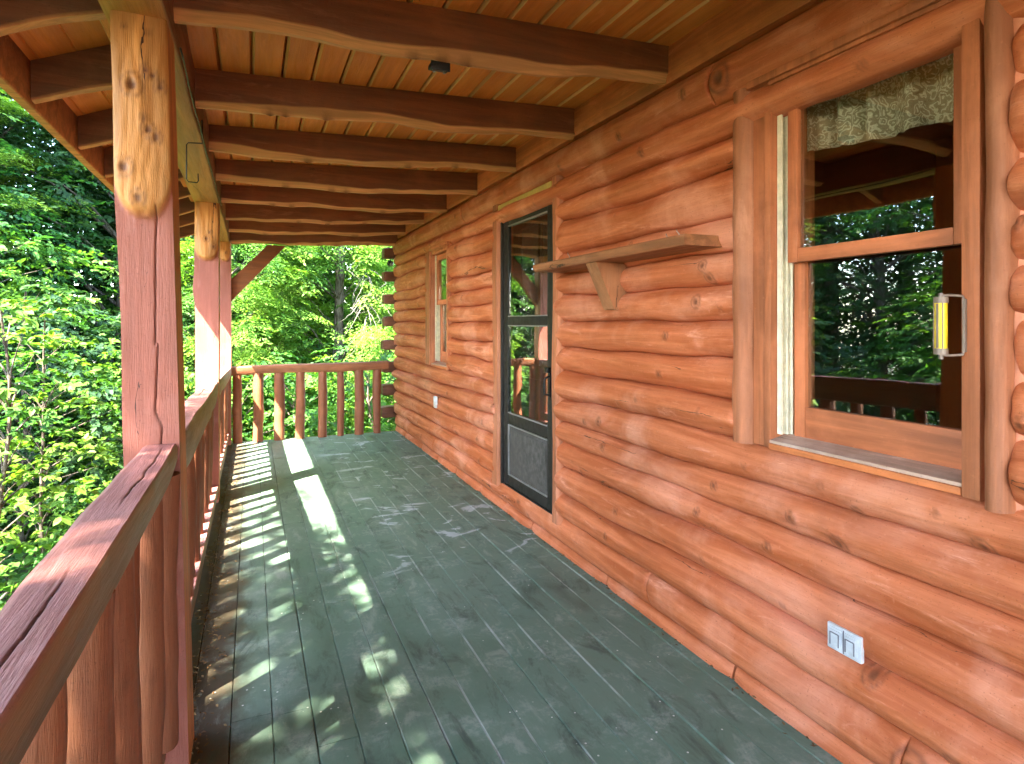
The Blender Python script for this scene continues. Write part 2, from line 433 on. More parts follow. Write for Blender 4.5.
# core behind the logs closes every seam
def core(y0, y1, z0, z1):
    n = len(wall.v); wall.box(WX + .006, WX + .15, y0, y1, z0, z1); kn.extend([0] * (len(wall.v) - n))
core(-4.6, .868, 0, 2.47); core(1.77, 3.285, 0, 2.47); core(4.27, 5.50, 0, 2.47); core(6.20, YEND - .02, 0, 2.47)
core(.868, 1.77, 0, .94); core(.868, 1.77, 2.30, 2.47); core(3.285, 4.27, 0, .195); core(3.285, 4.27, 2.29, 2.47); core(5.5, 6.2, 0, .94); core(5.5, 6.2, 2.15, 2.47)
wall.at['knot'] = kn
wall.build('log_wall', M['log'], cabin, 55)

# flat plate under the ceiling and split-log strip at the floor
p = MB(); kk = []
ys = [-4.6 + .05 * k for k in range(252)]
pts = []
for y in ys:
    lo = 2.482 + .014 * N1(y * 1.1, 3) ; 
    for (x, z) in ((1.80, lo), (1.722 + .006 * N1(y * 2, 8), lo), (1.712 + .004 * N1(y * 3, 4), lo + .02), (1.713, 2.63), (1.725, 2.665), (1.80, 2.668)):
        pts.append((x, min(y, YEND), z))
        v = 0
        for (ky, kz) in ((1.98, 2.56), (2.62, 2.55), (3.6, 2.58), (1.45, 2.6)):
            v = max(v, math.exp(-((y - ky) ** 2 + (z - kz) ** 2) / .0008))
        kk.append(v * .7)
p.grid(pts, len(ys), 6); p.at['knot'] = kk
p.build('wall_plate', M['trimy'], cabin, 50)
p = MB(); y = -2.0
while y < YEND - .1:
    L = random.uniform(.55, 1.0); y1 = min(YEND, y + L - .012)
    n = 12; pts = []
    for k in range(n + 1):
        yy = y + (y1 - y) * k / n; e = 1 - .5 * max(0, 1 - min(k, n - k) / 1.2)
        h = .052 + .012 * N1(yy * 3, 2); w = .030 * e + .010 * N1(yy * 2.3, 6)
        for (dx, z) in ((.02, 0.001), (-w - .004, 0.001), (-w - .002, h * .35), (-w * .7, h * .75), (-w * .1, h), (.02, h + .004)):
            pts.append((WX - .012 + dx, yy, z))
    b = p.grid(pts, n + 1, 6)
    p.f.append([b + j for j in range(6)]); p.f.append([b + n * 6 + j for j in range(6)])
    y += L
p.build('base_strip', M['log'], cabin, 60)

# crossing log ends of the far gable wall
for k, (x0, z0, z1) in enumerate([(1.60, 2.256, 2.396), (1.597, 1.958, 2.084), (1.60, 1.652, 1.782), (1.602, 1.355, 1.487), (1.582, 1.043, 1.173), (1.575, .745, .883), (1.58, .444, .586), (1.572, .145, .288)]):
    e = MB(); n = 10; pts = []
    for q in range(n + 1):
        x = x0 + (1.93 - x0) * q / n; r = .012
        dz = .006 * N1(x * 9, k); s_ = .010 if q == 0 else 0
        y0, y1 = YEND + .055, YEND + .22
        for (y, z) in ((y0 + r + s_, z0 + dz + s_), (y1 - s_, z0 + dz + s_), (y1 + .02 - s_, (z0 + z1) / 2), (y1 - s_, z1 + dz - s_), (y0 + r + s_, z1 + dz - s_), (y0 + s_, z1 - r + dz), (y0 + s_, z0 + r + dz)):
            pts.append((x, y, z))
    b = e.grid(pts, n + 1, 7, closev=True); e.f.append([b + j for j in range(7)])
    e.build('log_end', M['logx'], cabin, 40)
# wall's own logs run on past the corner
for i in range(1, 16, 2):
    e = MB(); e.box(WX - .045, WX + .12, YEND + .002, YEND + .05, SEAM[i] + .012, SEAM[i + 1] - .012, .02)
    e.build('corner_notch', M['log'], cabin, 40)
# rest of the building: gable wall, back, floor and roof so that the rooms are closed
s = MB()
s.box(1.93, 6.4, YEND + .06, YEND + .2, -.4, 2.7); s.box(1.93, 6.4, -4.75, -4.62, -.4, 2.7); s.box(6.3, 6.45, -4.62, YEND + .06, -.4, 2.7)
s.build('outer_wall', M['log'], cabin)
s = MB()
s.box(1.93, 6.28, -4.6, YEND + .04, -.02, 0.0); s.box(1.93, 6.28, -4.6, YEND + .04, 2.62, 2.66)
s.box(4.2, 4.28, -4.6, YEND + .04, 0.0, 2.62); s.box(1.93, 4.19, 2.55, 2.65, 0, 2.62); s.box(1.93, 4.19, 4.9, 5.0, 0, 2.62)
s.box(1.93, 4.19, .10, .18, 0, 2.62)
s.build('room_partition', M['dark_room'], cabin)

# ------------------------------------------------------------------ windows
def halfround(y0, y1, z0, z1, seed, x=1.705, depth=.075):
    m = MB(); n = 40; pts = []; w = y1 - y0; c = (y0 + y1) / 2
    for k in range(n + 1):
        z = z0 + (z1 - z0) * k / n
        ww = w * (.5 + .05 * N1(z * 3.2, seed) + .05 * N1(z * 7, seed + 3)); cc = c + .008 * N1(z * 2.5, seed + 7)
        r = depth * (1 + .1 * N1(z * 4, seed + 9))
        for q in range(9):
            a = math.pi * q / 8
            pts.append((x + .06 - (r + .0) * math.sin(a) ** .7, cc + ww * math.cos(a), z))
        pts.append((x + .085, cc - ww, z)); pts.append((x + .085, cc + ww, z))
    b = m.grid(pts, n + 1, 11, closev=True)
    m.f.append([b + j for j in range(11)]); m.f.append([b + n * 11 + j for j in range(11)])
    return m

def window(y0, y1, z0, z1, zm, near_trim=True, cas=.09, lab=None):
    """double-hung window in opening y0..y1, z0..z1 with meeting rail at zm"""
    f = MB()
    # casing boards with a stepped edge, head and jambs
    f.box(1.712, 1.80, y1, y1 + .028, z0 - .03, z1 + .045, .003); f.box(1.722, 1.80, y1 + .030, y1 + cas, z0 - .03, z1 + .043, .003)
    f.box(1.700, 1.80, y0 - .044, y0, z0 - .035, z1 + .045, .004)
    f.box(1.706, 1.80, y0 + .001, y1 - .001, z1 + .001, z1 + .030, .003); f.box(1.690, 1.80, y0 - .042, y1 + cas + .006, z1 + .046, z1 + .074, .004); f.box(1.700, 1.80, y0 + .001, y1 - .001, z1 + .031, z1 + .0455, .002)
    f.box(1.803, 1.92, y1 - .012, y1 + cas, z0 - .03, z1 + .04); f.box(1.803, 1.92, y0 - .065, y0 + .012, z0 - .03, z1 + .04)
    f.box(1.803, 1.92, y0 + .013, y1 - .013, z1 - .012, z1 + .04)
    fr = f.build('window', M['casz'], cabin, 40)
    s = MB(); s.prism([(1.706, z0 - .010), (1.800, z0 - .010), (1.800, z0 + .018), (1.706, z0 + .0)], 'y', y0 + .002, y1 - .002)
    s.build('sill', M['sill'], fr)
    s = MB(); s.box(1.700, 1.80, y0 + .002, y1 - .002, z0 - .032, z0 - .0105, .004); s.build('apron', M['trimy'], fr, 40)
    s = MB()
    prof = [(1.742, y1 - .003), (1.742, y1 - .022), (1.750, y1 - .022), (1.751, y1 - .008), (1.764, y1 - .008), (1.765, y1 - .028), (1.769, y1 - .028), (1.770, y1 - .010), (1.779, y1 - .010), (1.780, y1 - .034), (1.786, y1 - .034), (1.786, y1 - .003)]
    s.prism(prof, 'z', z0 + .02, z1 - .001)
    s.build('track', M['track'], fr)
    def sash(x, ya, yb, za, zb, st, bot, top, name):
        s = MB()
        v = MB(); v.box(x, x + .035, ya, ya + st, za, zb, .004); v.build('stile', M['sashz'], fr, 35); v = MB(); v.box(x, x + .035, yb - st, yb, za, zb, .004); v.build('stile', M['sashz'], fr, 35)
        s.box(x + .0015, x + .0335, ya + st + .0005, yb - st - .0005, za, za + bot, .004)
        v = MB(); v.box(x + .0015, x + .0335, ya + st + .0005, yb - st - .0005, zb - top, zb, .004); v.build('head_rail', M['sash'], fr, 35)
        o = s.build('bottom_rail', M['sash'], fr, 35)
        p = MB(); p.box(x + .017, x + .021, ya + st + .001, yb - st - .001, za + bot + .001, zb - top - .001)
        p.build('glass_pane', M['glass'], fr)
    sash(1.745, y0 + .004, y1 - .045, zm, z1 - .006, .042, .048, .056, 'u')
    sash(1.788, y0 - .018, y1 - .036, z0 + .012, zm + .045, .045, .112, .04, 'l')
    return fr
w1 = window(.972, 1.612, .980, 2.222, 1.613)
halfround(1.700, 1.805, .945, 2.285, 2).build('side_trim', M['trimz'], w1, 60)
halfround(.862, .925, .930, 2.40, 5, 1.695, .07).build('side_trim', M['trimz'], w1, 60)
w2 = window(5.50, 6.03, .985, 2.10, 1.585, cas=.05)
m = MB(); m.box(1.700, 1.79, 6.085, 6.26, .96, 2.145, .006); m.build('side_trim', M['trimz'], w2, 40)
# smeared caulk where the log ends meet the near window trim
c = MB()
for k in range(0, 15):
    z = .95 + k * .1; n = 6
pts = []
zs = [.93 + .02 * k for k in range(74)]
for z in zs:
    w = .030 + .014 * N1(z * 6, 1) + .012 * N1(z * 15, 2)
    for (dy, x) in ((.0, 1.752), (.004, 1.722 + .008 * N1(z * 9, 4)), (-w * .5, 1.738 + .006 * N1(z * 12, 5)), (-w, 1.750), (-w - .012, 1.765)):
        pts.append((x, .872 + dy, z))
c.grid(pts, len(zs), 5)
c.build('caulk', M['caulk'], w1, 180)

# valance and room behind the near window
v = MB(); nY, nZ = 120, 10; pts = []
for a in range(nY + 1):
    y = .93 + .80 * a / nY
    x = 1.90 + .030 * math.sin(y * 46 + 1.6 * math.sin(y * 9)) + .010 * math.sin(y * 97)
    lo = 2.034 + .016 * (y < 1.1) - .028 * abs(math.sin((y - .93) * 5.2)) + .007 * math.sin(y * 60)
    for q in range(nZ + 1):
        pts.append((x, y, 2.34 + (lo - 2.34) * q / nZ))
v.grid(pts, nY + 1, nZ + 1)
vo = v.build('valance', M['valance'], None, 180, base=(1.90, 1.33, 2.34))
md = vo.modifiers.new('thickness', 'SOLIDIFY'); md.thickness = .002
tag(vo, 'beige scroll-patterned cloth valance hanging inside the top of the near window', 'curtain')

# ------------------------------------------------------------------ storm door
d = MB(); X0, X1 = 1.735, 1.762
Y0, Y1, Z0, Z1 = 3.352, 4.165, .205, 2.205
d.box(X0, X1, Y0, Y0 + .085, Z0, Z1, .006); d.box(X0, X1, Y1 - .085, Y1, Z0, Z1, .006)
ya, yb = Y0 + .086, Y1 - .086
for (a, b) in ((Z0, Z0 + .075), (.655, .735), (1.385, 1.445), (Z1 - .085, Z1)): d.box(X0 + .002, X1 - .002, ya, yb, a, b, .006)
door = d.build('storm_door', M['door'], cabin, 40)
# outer frame, hinge strip and bottom sweep
q = MB(); q.box(1.722, 1.80, Y1 + .004, Y1 + .030, .195, 2.235, .004); q.box(1.722, 1.80, Y0 - .030, Y0 - .004, .195, 2.235, .004); q.box(1.724, 1.80, Y0 - .003, Y1 + .003, 2.212, 2.235, .004)
q.box(1.728, 1.80, Y0 - .003, Y1 + .003, .196, .203)
q.build('door_frame', M['door'], door, 40)
q = MB(); q.box(1.747, 1.751, ya + .001, yb - .001, 1.446, Z1 - .086); q.build('glass_pane', M['glass'], door)
q = MB(); q.box(1.747, 1.751, ya + .001, yb - .001, .736, 1.384); q.build('glass_pane', M['glass'], door)
q = MB(); q.box(1.744, 1.756, ya + .001, yb - .001, Z0 + .076, .654); q.box(1.7385, 1.7435, ya + .03, yb - .03, Z0 + .11, .62, .002)
q.build('kick_panel', M['kick'], door, 40)
q = MB()
for (a, b) in ((Z0 + .076, Z0 + .084), (.646, .654), (.736, .744), (1.376, 1.384), (1.446, 1.453), (Z1 - .094, Z1 - .086)):
    q = MB(); q.box(1.7335, 1.7455, ya + .002, yb - .002, a, b); q.build('bead', M['grey'], door)
q = MB(); q.box(1.7335, 1.7455, yb - .009, yb - .001, Z0 + .086, .644); q.build('bead', M['grey'], door)
q = MB(); q.box(1.722, 1.7345, Y0 + .025, Y0 + .055, .93, 1.09, .006); q.tube([(1.722, Y0 + .04, 1.06), (1.695, Y0 + .04, 1.05), (1.690, Y0 + .04, 1.0), (1.694, Y0 + .04, .95), (1.722, Y0 + .04, .945)], .008); q.box(1.70, 1.73, Y0 + .02, Y0 + .06, 1.085, 1.12, .006)
q.build('handle', M['black'], door, 40)
# inner house door behind the glass
q = MB(); q.box(1.86, 1.90, 3.29, 4.27, .12, 2.28); q.box(1.852, 1.8595, 3.45, 4.1, .3, 1.0, .01); q.box(1.852, 1.8595, 3.45, 3.74, 1.1, 2.1, .01); q.box(1.852, 1.8595, 3.80, 4.1, 1.1, 2.1, .01)
q.build('inner_door', plain('dark_inner_door', (.035, .028, .022), .5), cabin, 40)
# live-edge trim boards either side of the door and a head strip tinted yellow as if lit from below
def live_trim(y0, y1, z0, z1, seed, inner, x=1.700):
    m = MB(); n = 60; pts = []
    for k in range(n + 1):
        z = z0 + (z1 - z0) * k / n
        wv = .020 * N1(z * 2.6, seed) + .010 * N1(z * 7, seed + 2)
        a, b = (y0 + wv, y1) if inner == 'far' else (y0, y1 + wv)
        a2, b2 = (a, b)
        fx = x + .008 * N1(z * 2, seed + 5)
        for (xx, yy) in ((1.79, a2), (fx + .02, a2), (fx, a2 + .015), (fx, b2 - .015), (fx + .02, b2), (1.79, b2)):
            pts.append((xx, yy, z))
    b = m.grid(pts, n + 1, 6, closev=True); m.f.append([b + j for j in range(6)]); m.f.append([b + n * 6 + j for j in range(6)])
    return m
live_trim(4.20, 4.31, .17, 2.30, 3, 'near').build('door_trim', M['trimz'], cabin, 40)
live_trim(3.235, 3.318, .17, 2.30, 8, 'far', 1.702).build('door_trim', M['trimz'], cabin, 40)
q = MB(); q.box(1.703, 1.79, 3.320, 4.198, 2.237, 2.284, .004); q.build('door_head', plain('lit_head_strip', (.52, .36, .10), .5), cabin, 40)

# ------------------------------------------------------------------ deck
dk = MB(); bt = []; eg = []
xs = [-.067 + .1335 * k for k in range(-3, 15)]
for k in range(len(xs) - 1):
    y = -4.6 - random.random() * .5; xa, xb = max(xs[k], -.40) + .0009, min(xs[k + 1], 1.772) - .0009
    if k % 3 == 1: xb -= .0012
    while y < 7.74:
        L = random.uniform(1.6, 3.9); y1 = min(y + L, 7.74)
        if 7.74 - y1 < .4: y1 = 7.74
        n0 = len(dk.v); dz = random.uniform(-.0012, .0012); cup = random.uniform(-.0012, .0015); n = max(2, int((y1 - y) / .12)); pts = []
        for q in range(n + 1):
            yy = y + .001 + (y1 - y - .002) * q / n; zz = dz + .0012 * N1(yy * 1.3, k)
            ed = .0012 * N1(yy * 2.2, k + 60)
            for (x, z) in ((xa + ed, -.03), (xa + ed, -.003), (xa + .0026 + ed, 0), (xa + .0055 + ed, 0), ((xa + xb) / 2, cup), (xb - .0055 + ed, 0), (xb - .0026 + ed, 0), (xb + ed, -.003), (xb + ed, -.03)):
                pts.append((x, yy, z + zz if z > -.02 else z))
        b = dk.grid(pts, n + 1, 9); dk.f.append([b + j for j in range(9)]); dk.f.append([b + n * 9 + j for j in range(9)])
        eg += [0, 1, 1, 0, 0, 0, 1, 1, 0] * (n + 1)
        tone = random.random(); bt += [tone] * (len(dk.v) - n0)
        y = y1
dk.at['board'] = bt; dk.at['edge'] = eg
tag(dk.build('deck', M['deck'], None, 30), kind='structure', label='green painted deck boards of the porch floor', cat='deck')
s = MB(); s.box(-.40, 1.76, -4.6, 7.73, -.06, -.031); tag(s.build('deck_underlay', M['under']), kind='structure', label='dark framing just under the deck boards', cat='deck')
s = MB(); s.box(-.445, -.402, -4.6, 7.79, -.27, -.004); s.box(-.40, 1.76, 7.745, 7.79, -.27, -.004); s.box(-.30, 1.7, 2.1, 2.16, -.25, -.061); s.box(-.3, 1.7, 5.2, 5.26, -.25, -.061)
tag(s.build('deck_rim', M['beam']), kind='structure', label='rim boards round the edge of the deck', cat='deck')

# dry leaf bits and dirt collected under the bottom rail
nl = 2600
yy = rng.uniform(-.5, 7.4, nl); xx = np.where(rng.uniform(0, 1, nl) < .86, -.235 + np.abs(rng.normal(0, .055, nl)) + .02 * np.sin(yy * 9), 1.735 - np.abs(rng.normal(0, .03, nl))); sz = rng.uniform(.004, .013, nl); an = rng.uniform(0, 6.28, nl)
lv = []; lf = []; tt = []
for k in range(nl):
    ca, sa = math.cos(an[k]) * sz[k], math.sin(an[k]) * sz[k]; z = random.uniform(.003, .009); b = len(lv)
    lv += [(xx[k] - ca, yy[k] - sa, z), (xx[k] + sa * .5, yy[k] - ca * .5, z + random.uniform(0, .006)), (xx[k] + ca, yy[k] + sa, z + random.uniform(-.001, .004)), (xx[k] - sa * .5, yy[k] + ca * .5, z + .001)]
    lf.append([b, b + 1, b + 2, b + 3]); tt += [random.random()] * 4
s = MB(); s.v, s.f = lv, lf; s.at['tint'] = tt
tag(s.build('leaf_litter', M['litter'], fix=False), 'dry brown leaf crumbs gathered on the deck along the railing and the wall base', 'leaf litter', kind='stuff')

# ------------------------------------------------------------------ porch roof
roof = thing('porch_roof', (.6, 3.0, 2.5), 'open porch roof with live-edge joists and orange plank ceiling', 'porch roof')
JY = [-4.4, -3.6, -2.8, -1.98, -1.14, -.30, .54, 1.38, 2.225, 3.085, 3.92, 4.715, 5.57, 6.40, 7.25]
ceil_z = lambda x: 2.55 + .0475 * (x + .22)
# v-grooved ceiling planks
p = MB(); x = 1.735; k = 0; pb = []
while x > -.44:
    xa = x - .1305; g = .010; t = .013
    pb += [0, .30, .10, 0, .75, .75, 0, .30, .10, 0, .75, .75][:0] + [0, .75, .75, 0, 0, 0] * 2  # left-facing bevels lightened, the light they catch put into the colour
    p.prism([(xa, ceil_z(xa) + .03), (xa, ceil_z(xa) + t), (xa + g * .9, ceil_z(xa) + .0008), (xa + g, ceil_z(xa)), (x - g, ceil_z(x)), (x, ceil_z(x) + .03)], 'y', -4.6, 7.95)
    x = xa - .003
p.at['bare_or_lit'] = pb
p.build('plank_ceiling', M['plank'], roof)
p = MB(); p.box(-.42, 1.74, -4.6, 7.95, 2.672, 2.70); p.build('roof_deck', M['plank'], roof)

def live_joist(y, seed, x0=-.36, x1=1.722, w=.075, deep=1.0, under_lit=1.0, zo=0.0):
    """sawn sides, bark-side bottom that swells and pinches along the length"""
    m = MB(); n = 90; pts = []; bare_or_lit = []; knt = []
    ks = [(random.uniform(0, 1.6), random.choice((-1, 1))) for _ in range(3)]
    for k in range(n + 1):
        x = x0 + (x1 - x0) * k / n
        zt = ceil_z(x) - .0005
        u = (x - x0) / (x1 - x0)
        zb = 2.398 + .080 * u - .030 * deep * math.sin(math.pi * min(1, u * 1.05)) ** 1.3 * (.55 + .6 * N1(x * 1.1, seed + 1)) + .026 * N1(x * 2.0, seed + 2) + .010 * N1(x * 5, seed + 3)
        zb = min(zb + zo, zt - .09)
        ch1 = .030 + .022 * N1(x * 1.9, seed + 4) + .008 * N1(x * 6, seed + 5); ch2 = .026 + .018 * N1(x * 1.7, seed + 6)
        ch1, ch2 = max(.006, ch1), max(.006, ch2)
        yo = .006 * N1(x * .9, seed + 8)
        kb = 0
        for (kx, sd) in ks: kb = max(kb, math.exp(-((x - kx) / .022) ** 2))
        pr = [(-w / 2, zt), (-w / 2, zb + ch1), (-w / 2 + .004, zb + ch1 - .008), (-w / 2 + .016 + .005 * kb, zb + .010), (-w * .12, zb - .004 - .012 * kb), (w * .2, zb - .003), (w / 2 - .012, zb + .012), (w / 2, zb + ch2), (w / 2, zt)]
        for j, (dy, z) in enumerate(pr):
            pts.append((x, y + dy + yo, z)); bare_or_lit.append(under_lit if 2 <= j <= 6 else 0.0); knt.append(kb * (1 if j == 4 else .4 if j in (3, 5) else 0))  # underside lightened in colour for light bounced off the deck
    b = m.grid(pts, n + 1, 9); m.f.append([b + j for j in range(9)]); m.f.append([b + n * 9 + j for j in range(9)])
    m.at['bare_or_lit'] = bare_or_lit; m.at['knot'] = knt
    return m
for k, y in enumerate(JY):
    live_joist(y, k * 3.7 + 2.0, deep=1.6 if k == 8 else 1.0).build('joist', M['joist'], roof, 40)
# end joist over the far railing
m = live_joist(7.72, 91, w=.10, deep=.3, x0=-.235, zo=-.075)
m.build('joist', M['joist'], roof, 40)

# beam over the posts: squared, waney underside painted pale as if lit
m = MB(); pts = []; ba = []; n = 180
for k in range(n + 1):
    y = -4.6 + 12.45 * k / n
    wv = .010 * N1(y * 1.2, 5); z0 = 2.332 + .006 * N1(y * 1.6, 9)
    xi = -.238 + .008 * N1(y * 1.4, 2)
    for j, (x, z) in enumerate([(xi + .006, 2.535), (xi + .006, 2.50), (xi + .004, z0 + .05), (xi, z0 + .006), (xi - .008, z0), (-.31, z0 - .003), (-.40 + wv, z0 + .002), (-.412 + wv, z0 + .012), (-.415, 2.44), (-.415, 2.68), (-.36, 2.68)]):
        pts.append((x, y, z)); ba.append(1.0 if 4 <= j <= 7 else 0.0)
b = m.grid(pts, n + 1, 11); m.at['bare_or_lit'] = ba; m.f.append([b + n * 11 + j for j in range(11)]); m.f.append([b + j for j in range(11)])
m.build('beam', M['beam'], roof, 40)

# overhang: boards, rafter tails, fascia
sl = .42
oz = lambda x: 2.666 + sl * (x + .42) - .02 + .0
p = MB(); xe = -.418
while xe > -.84:
    xa = xe - .131; g = .006
    zt = lambda q: 2.655 + .42 * (q + .42)
    p.prism([(xa, zt(xa) + .02), (xa, zt(xa) + .006), (xa + g, zt(xa + g)), (xe - g, zt(xe - g)), (xe, zt(xe) + .006), (xe, zt(xe) + .02)], 'y', -4.6, 8.0)
    xe = xa
p.build('overhang_boards', M['plank'], roof)
for k, y in enumerate([-4.2, -3.5, -2.8, -2.1, -1.4, -.75, -.1, .55, 1.18, 1.82, 2.47, 3.09, 3.80, 4.43, 5.08, 5.72, 6.38, 7.02, 7.66]):
    m = MB(); n = 16; pts = []; ba = []; w = .062; yw = y + random.uniform(-.02, .02)
    for q in range(n + 1):
        x = -.835 + (.835 - .417) * q / n
        zt = 2.654 + .42 * (x + .42) ; zb = 2.664 + .42 * x + .010 * N1(x * 5, k) + .010 * math.sin((x + .4) * 7 + k)
        for j, (dy, z) in enumerate([(-w / 2, zt), (-w / 2, zb + .012), (-w / 2 + .008, zb), (w / 2 - .008, zb), (w / 2, zb + .012), (w / 2, zt)]):
            pts.append((x, yw + dy, z)); ba.append(1.0 if j in (2, 3) else 0)  # tail underside painted pale as if lit
    b = m.grid(pts, n + 1, 6); m.f.append([b + j for j in range(6)]); m.f.append([b + n * 6 + j for j in range(6)]); m.at['bare_or_lit'] = ba
    m.build('rafter_tail', M['tail'], roof, 40)
m = MB(); pts = []; ba = []; n = 80
for q in range(n + 1):
    y = -4.6 + 12.6 * q / n; wv = .004 * N1(y * 1.5, 4)
    for j, (x, z) in enumerate([(-.838, 2.50), (-.838, 2.302 + wv), (-.842, 2.296 + wv), (-.876, 2.296 + wv), (-.88, 2.302), (-.88, 2.50)]):
        pts.append((x, y, z)); ba.append(1.0 if j in (1, 2, 3) else 0)  # lit bottom edge painted as a paler strip
m.grid(pts, n + 1, 6); m.at['bare_or_lit'] = ba
m.build('fascia', M['tail'], roof, 30)
m = MB(); m.prism([(-.92, 2.50), (1.95, 3.66), (1.95, 3.74), (-.94, 2.565)], 'y', -4.7, 8.15); m.prism([(1.952, 3.66), (6.7, 2.7), (6.7, 2.78), (1.952, 3.74)], 'y', -4.7, 8.15)
m.build('roof_cover', M['roofing'], roof)
m = MB(); m.prism([(-.43, 2.705), (1.95, 2.705), (1.95, 3.64), (-.43, 2.69)], 'y', 8.0, 8.08); m.build('gable_board', M['plank'], roof)
# diagonal brace at the far corner
m = MB()
m.prism([(-.221, 1.655), (.372, 2.325), (.172, 2.325), (-.221, 1.905)], 'y', 7.675, 7.765)
m.build('brace', M['joist'], roof)

# ------------------------------------------------------------------ posts
def post(name_loc, xb, wx, y0, dy, zbase, ztop, lean, tongue, label, seed, kn_list, mat, slant=0):
    """sawn timber whose front keeps the natural log surface above the tongue height"""
    m = MB(); nz, nu = 340, 46; pts = []; ba = []; kv = []
    CZ = [(.9, .63), (1.08, .69), (1.13, .58), (1.33, .655), (1.34, .60), (1.60, .66), (1.76, .73)]
    for a in range(nz + 1):
        z = zbase + (ztop - zbase) * a / nz
        f = (z - 1.0) / 1.33
        xl = xb[0] + lean[0] * f + .006 * N1(z * 2.3, seed) - .014 * math.exp(-((z - slant) / .10) ** 2) * (1 if slant else 0)
        xr = xb[1] + lean[1] * f + .003 * N1(z * 1.7, seed + 2)
        ring = []
        for j in range(nu + 1):
            u = j / nu; x = xl + (xr - xl) * u
            edge = tongue + .085 * abs(2 * u - 1.0) ** 4 - .010 * math.sin(u * 3) + .006 * N1(u * 7, seed + 44)
            inn = sm(edge - .012, edge + .02, z)
            bul = inn * ((.020 + .018 * math.exp(-((z - tongue - .06) / .09) ** 2)) * (max(0, 1 - (2 * u - 1) ** 2)) ** .40 + .010 * N2(x * 9, z * 2.2, seed + 8) * (1 if .02 < u < .98 else 0) + .006 * N2(x * 22, z * 4, seed) * (1 if .02 < u < .98 else 0) + .003 * N2(x * 60, z * 14, seed + 3))
            k_ = 0
            for (ku, kz, kr) in kn_list:
                q = math.hypot((u - ku) * wx, (z - kz) * .8) / (kr * 1.25)
                if q < 2.5:
                    bul += kr * .35 * math.exp(-q * q) - kr * .7 * math.exp(-q * q * 5); k_ = max(k_, 1.3 * math.exp(-q * q * 3), .55 * math.exp(-((q - 1.15) / .18) ** 2))
            if seed == 2 and z < 1.76:
                uc = next((a0[1] + (b0[1] - a0[1]) * (z - a0[0]) / (b0[0] - a0[0]) for a0, b0 in zip(CZ, CZ[1:]) if a0[0] <= z <= b0[0]), None)
                if uc is not None:
                    q = abs(u - uc - .012 * N1(z * 14, 3)) / .016
                    bul -= .007 * math.exp(-q * q); k_ = max(k_, 1.1 * math.exp(-q * q * 1.2))
            ring.append((x, y0 - bul, z)); ba.append(inn); kv.append(min(1, k_))
        r = .006
        for (x, y) in ((xr, y0 + r), (xr + .001, y0 + dy - r), (xr - r, y0 + dy), (xl + r, y0 + dy), (xl, y0 + dy - r), (xl - .001, y0 + r)):
            ring.append((x, y, z)); ba.append(.55 * sm(tongue - .1, tongue + .2, z) if x < xr - .01 else .80); kv.append(0)  # inner face paler: raw wood plus painted bounce light from the deck
        pts += ring
    w = nu + 7
    b = m.grid(pts, nz + 1, w, closev=True); m.f.append([b + j for j in range(w)]); m.f.append([b + nz * w + j for j in range(w)])
    m.at['bare_or_lit'] = ba; m.at['knot'] = kv
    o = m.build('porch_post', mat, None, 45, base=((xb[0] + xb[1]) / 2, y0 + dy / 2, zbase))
    return tag(o, label, 'post', 'posts of the porch')
post(0, (-.352, -.206), .145, 2.12, .18, -1.5, 2.331, (-.040, -.034), 1.735, 'large near porch post with knotted natural log surface above red sawn shaft', 2,
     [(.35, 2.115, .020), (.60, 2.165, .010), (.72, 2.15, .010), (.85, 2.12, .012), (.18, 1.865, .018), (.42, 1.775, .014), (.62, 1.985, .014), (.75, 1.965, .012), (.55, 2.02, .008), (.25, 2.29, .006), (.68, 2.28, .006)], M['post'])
post(0, (-.400, -.238), .165, 5.20, .18, -1.5, 2.331, (-.006, .0), 1.90, 'middle porch post, sunlit lower shaft with a knobby left edge, before the corner post', 12,
     [(.5, 2.05, .016), (.62, 2.1, .012), (.8, 1.99, .012)], M['post'], 1.66)
post(0, (-.350, -.222), .13, 7.60, .15, -1.5, 2.331, (0, 0), 2.12, 'far corner porch post carrying the diagonal brace', 22, [(.6, 2.2, .012)], M['post'])

# ------------------------------------------------------------------ railings
def stick(seed, h=.80, r=.045):
    m = MB(); n = 26; pts = []; kv = []
    K = [(random.uniform(.1, .9), random.uniform(0, 6.28)) for _ in range(3)]
    ox, oy = random.uniform(-.012, .012), random.uniform(-.012, .012)
    for k in range(n + 1):
        u = k / n; z = h * u
        rr = r * (1 + .13 * N1(u * 3, seed) + .07 * N1(u * 9, seed + 2) - .10 * u * math.sin(seed))
        cx = ox * math.sin(u * 3.1) + .008 * N1(u * 2.5, seed + 5); cy = oy * math.sin(u * 3.1) + .008 * N1(u * 2.5, seed + 6)
        for j in range(12):
            a = 2 * math.pi * j / 12
            q = rr * (1 + .08 * N2(math.cos(a) * 1.3, math.sin(a) * 1.3 + u * 3, seed))
            kb = 0
            for (ku, ka) in K:
                dd = math.hypot((u - ku) * h, r * (math.atan2(math.sin(a - ka), math.cos(a - ka)))) / .018
                kb = max(kb, math.exp(-dd * dd))
            q += .007 * kb
            pts.append((cx + q * math.cos(a), cy + q * math.sin(a), z)); kv.append(kb * .7)
    b = m.grid(pts, n + 1, 12, closev=True); m.f.append([b + j for j in range(12)][::-1]); m.f.append([b + n * 12 + j for j in range(12)])
    m.at['knot'] = kv
    me = m.build('baluster', M['stick'], None, 60)
    me_d = me.data; bpy.data.objects.remove(me); return me_d
STICKS = [stick(k * 2.3 + 1, 1.0, .045 + .004 * (k % 3 - 1)) for k in range(8)]
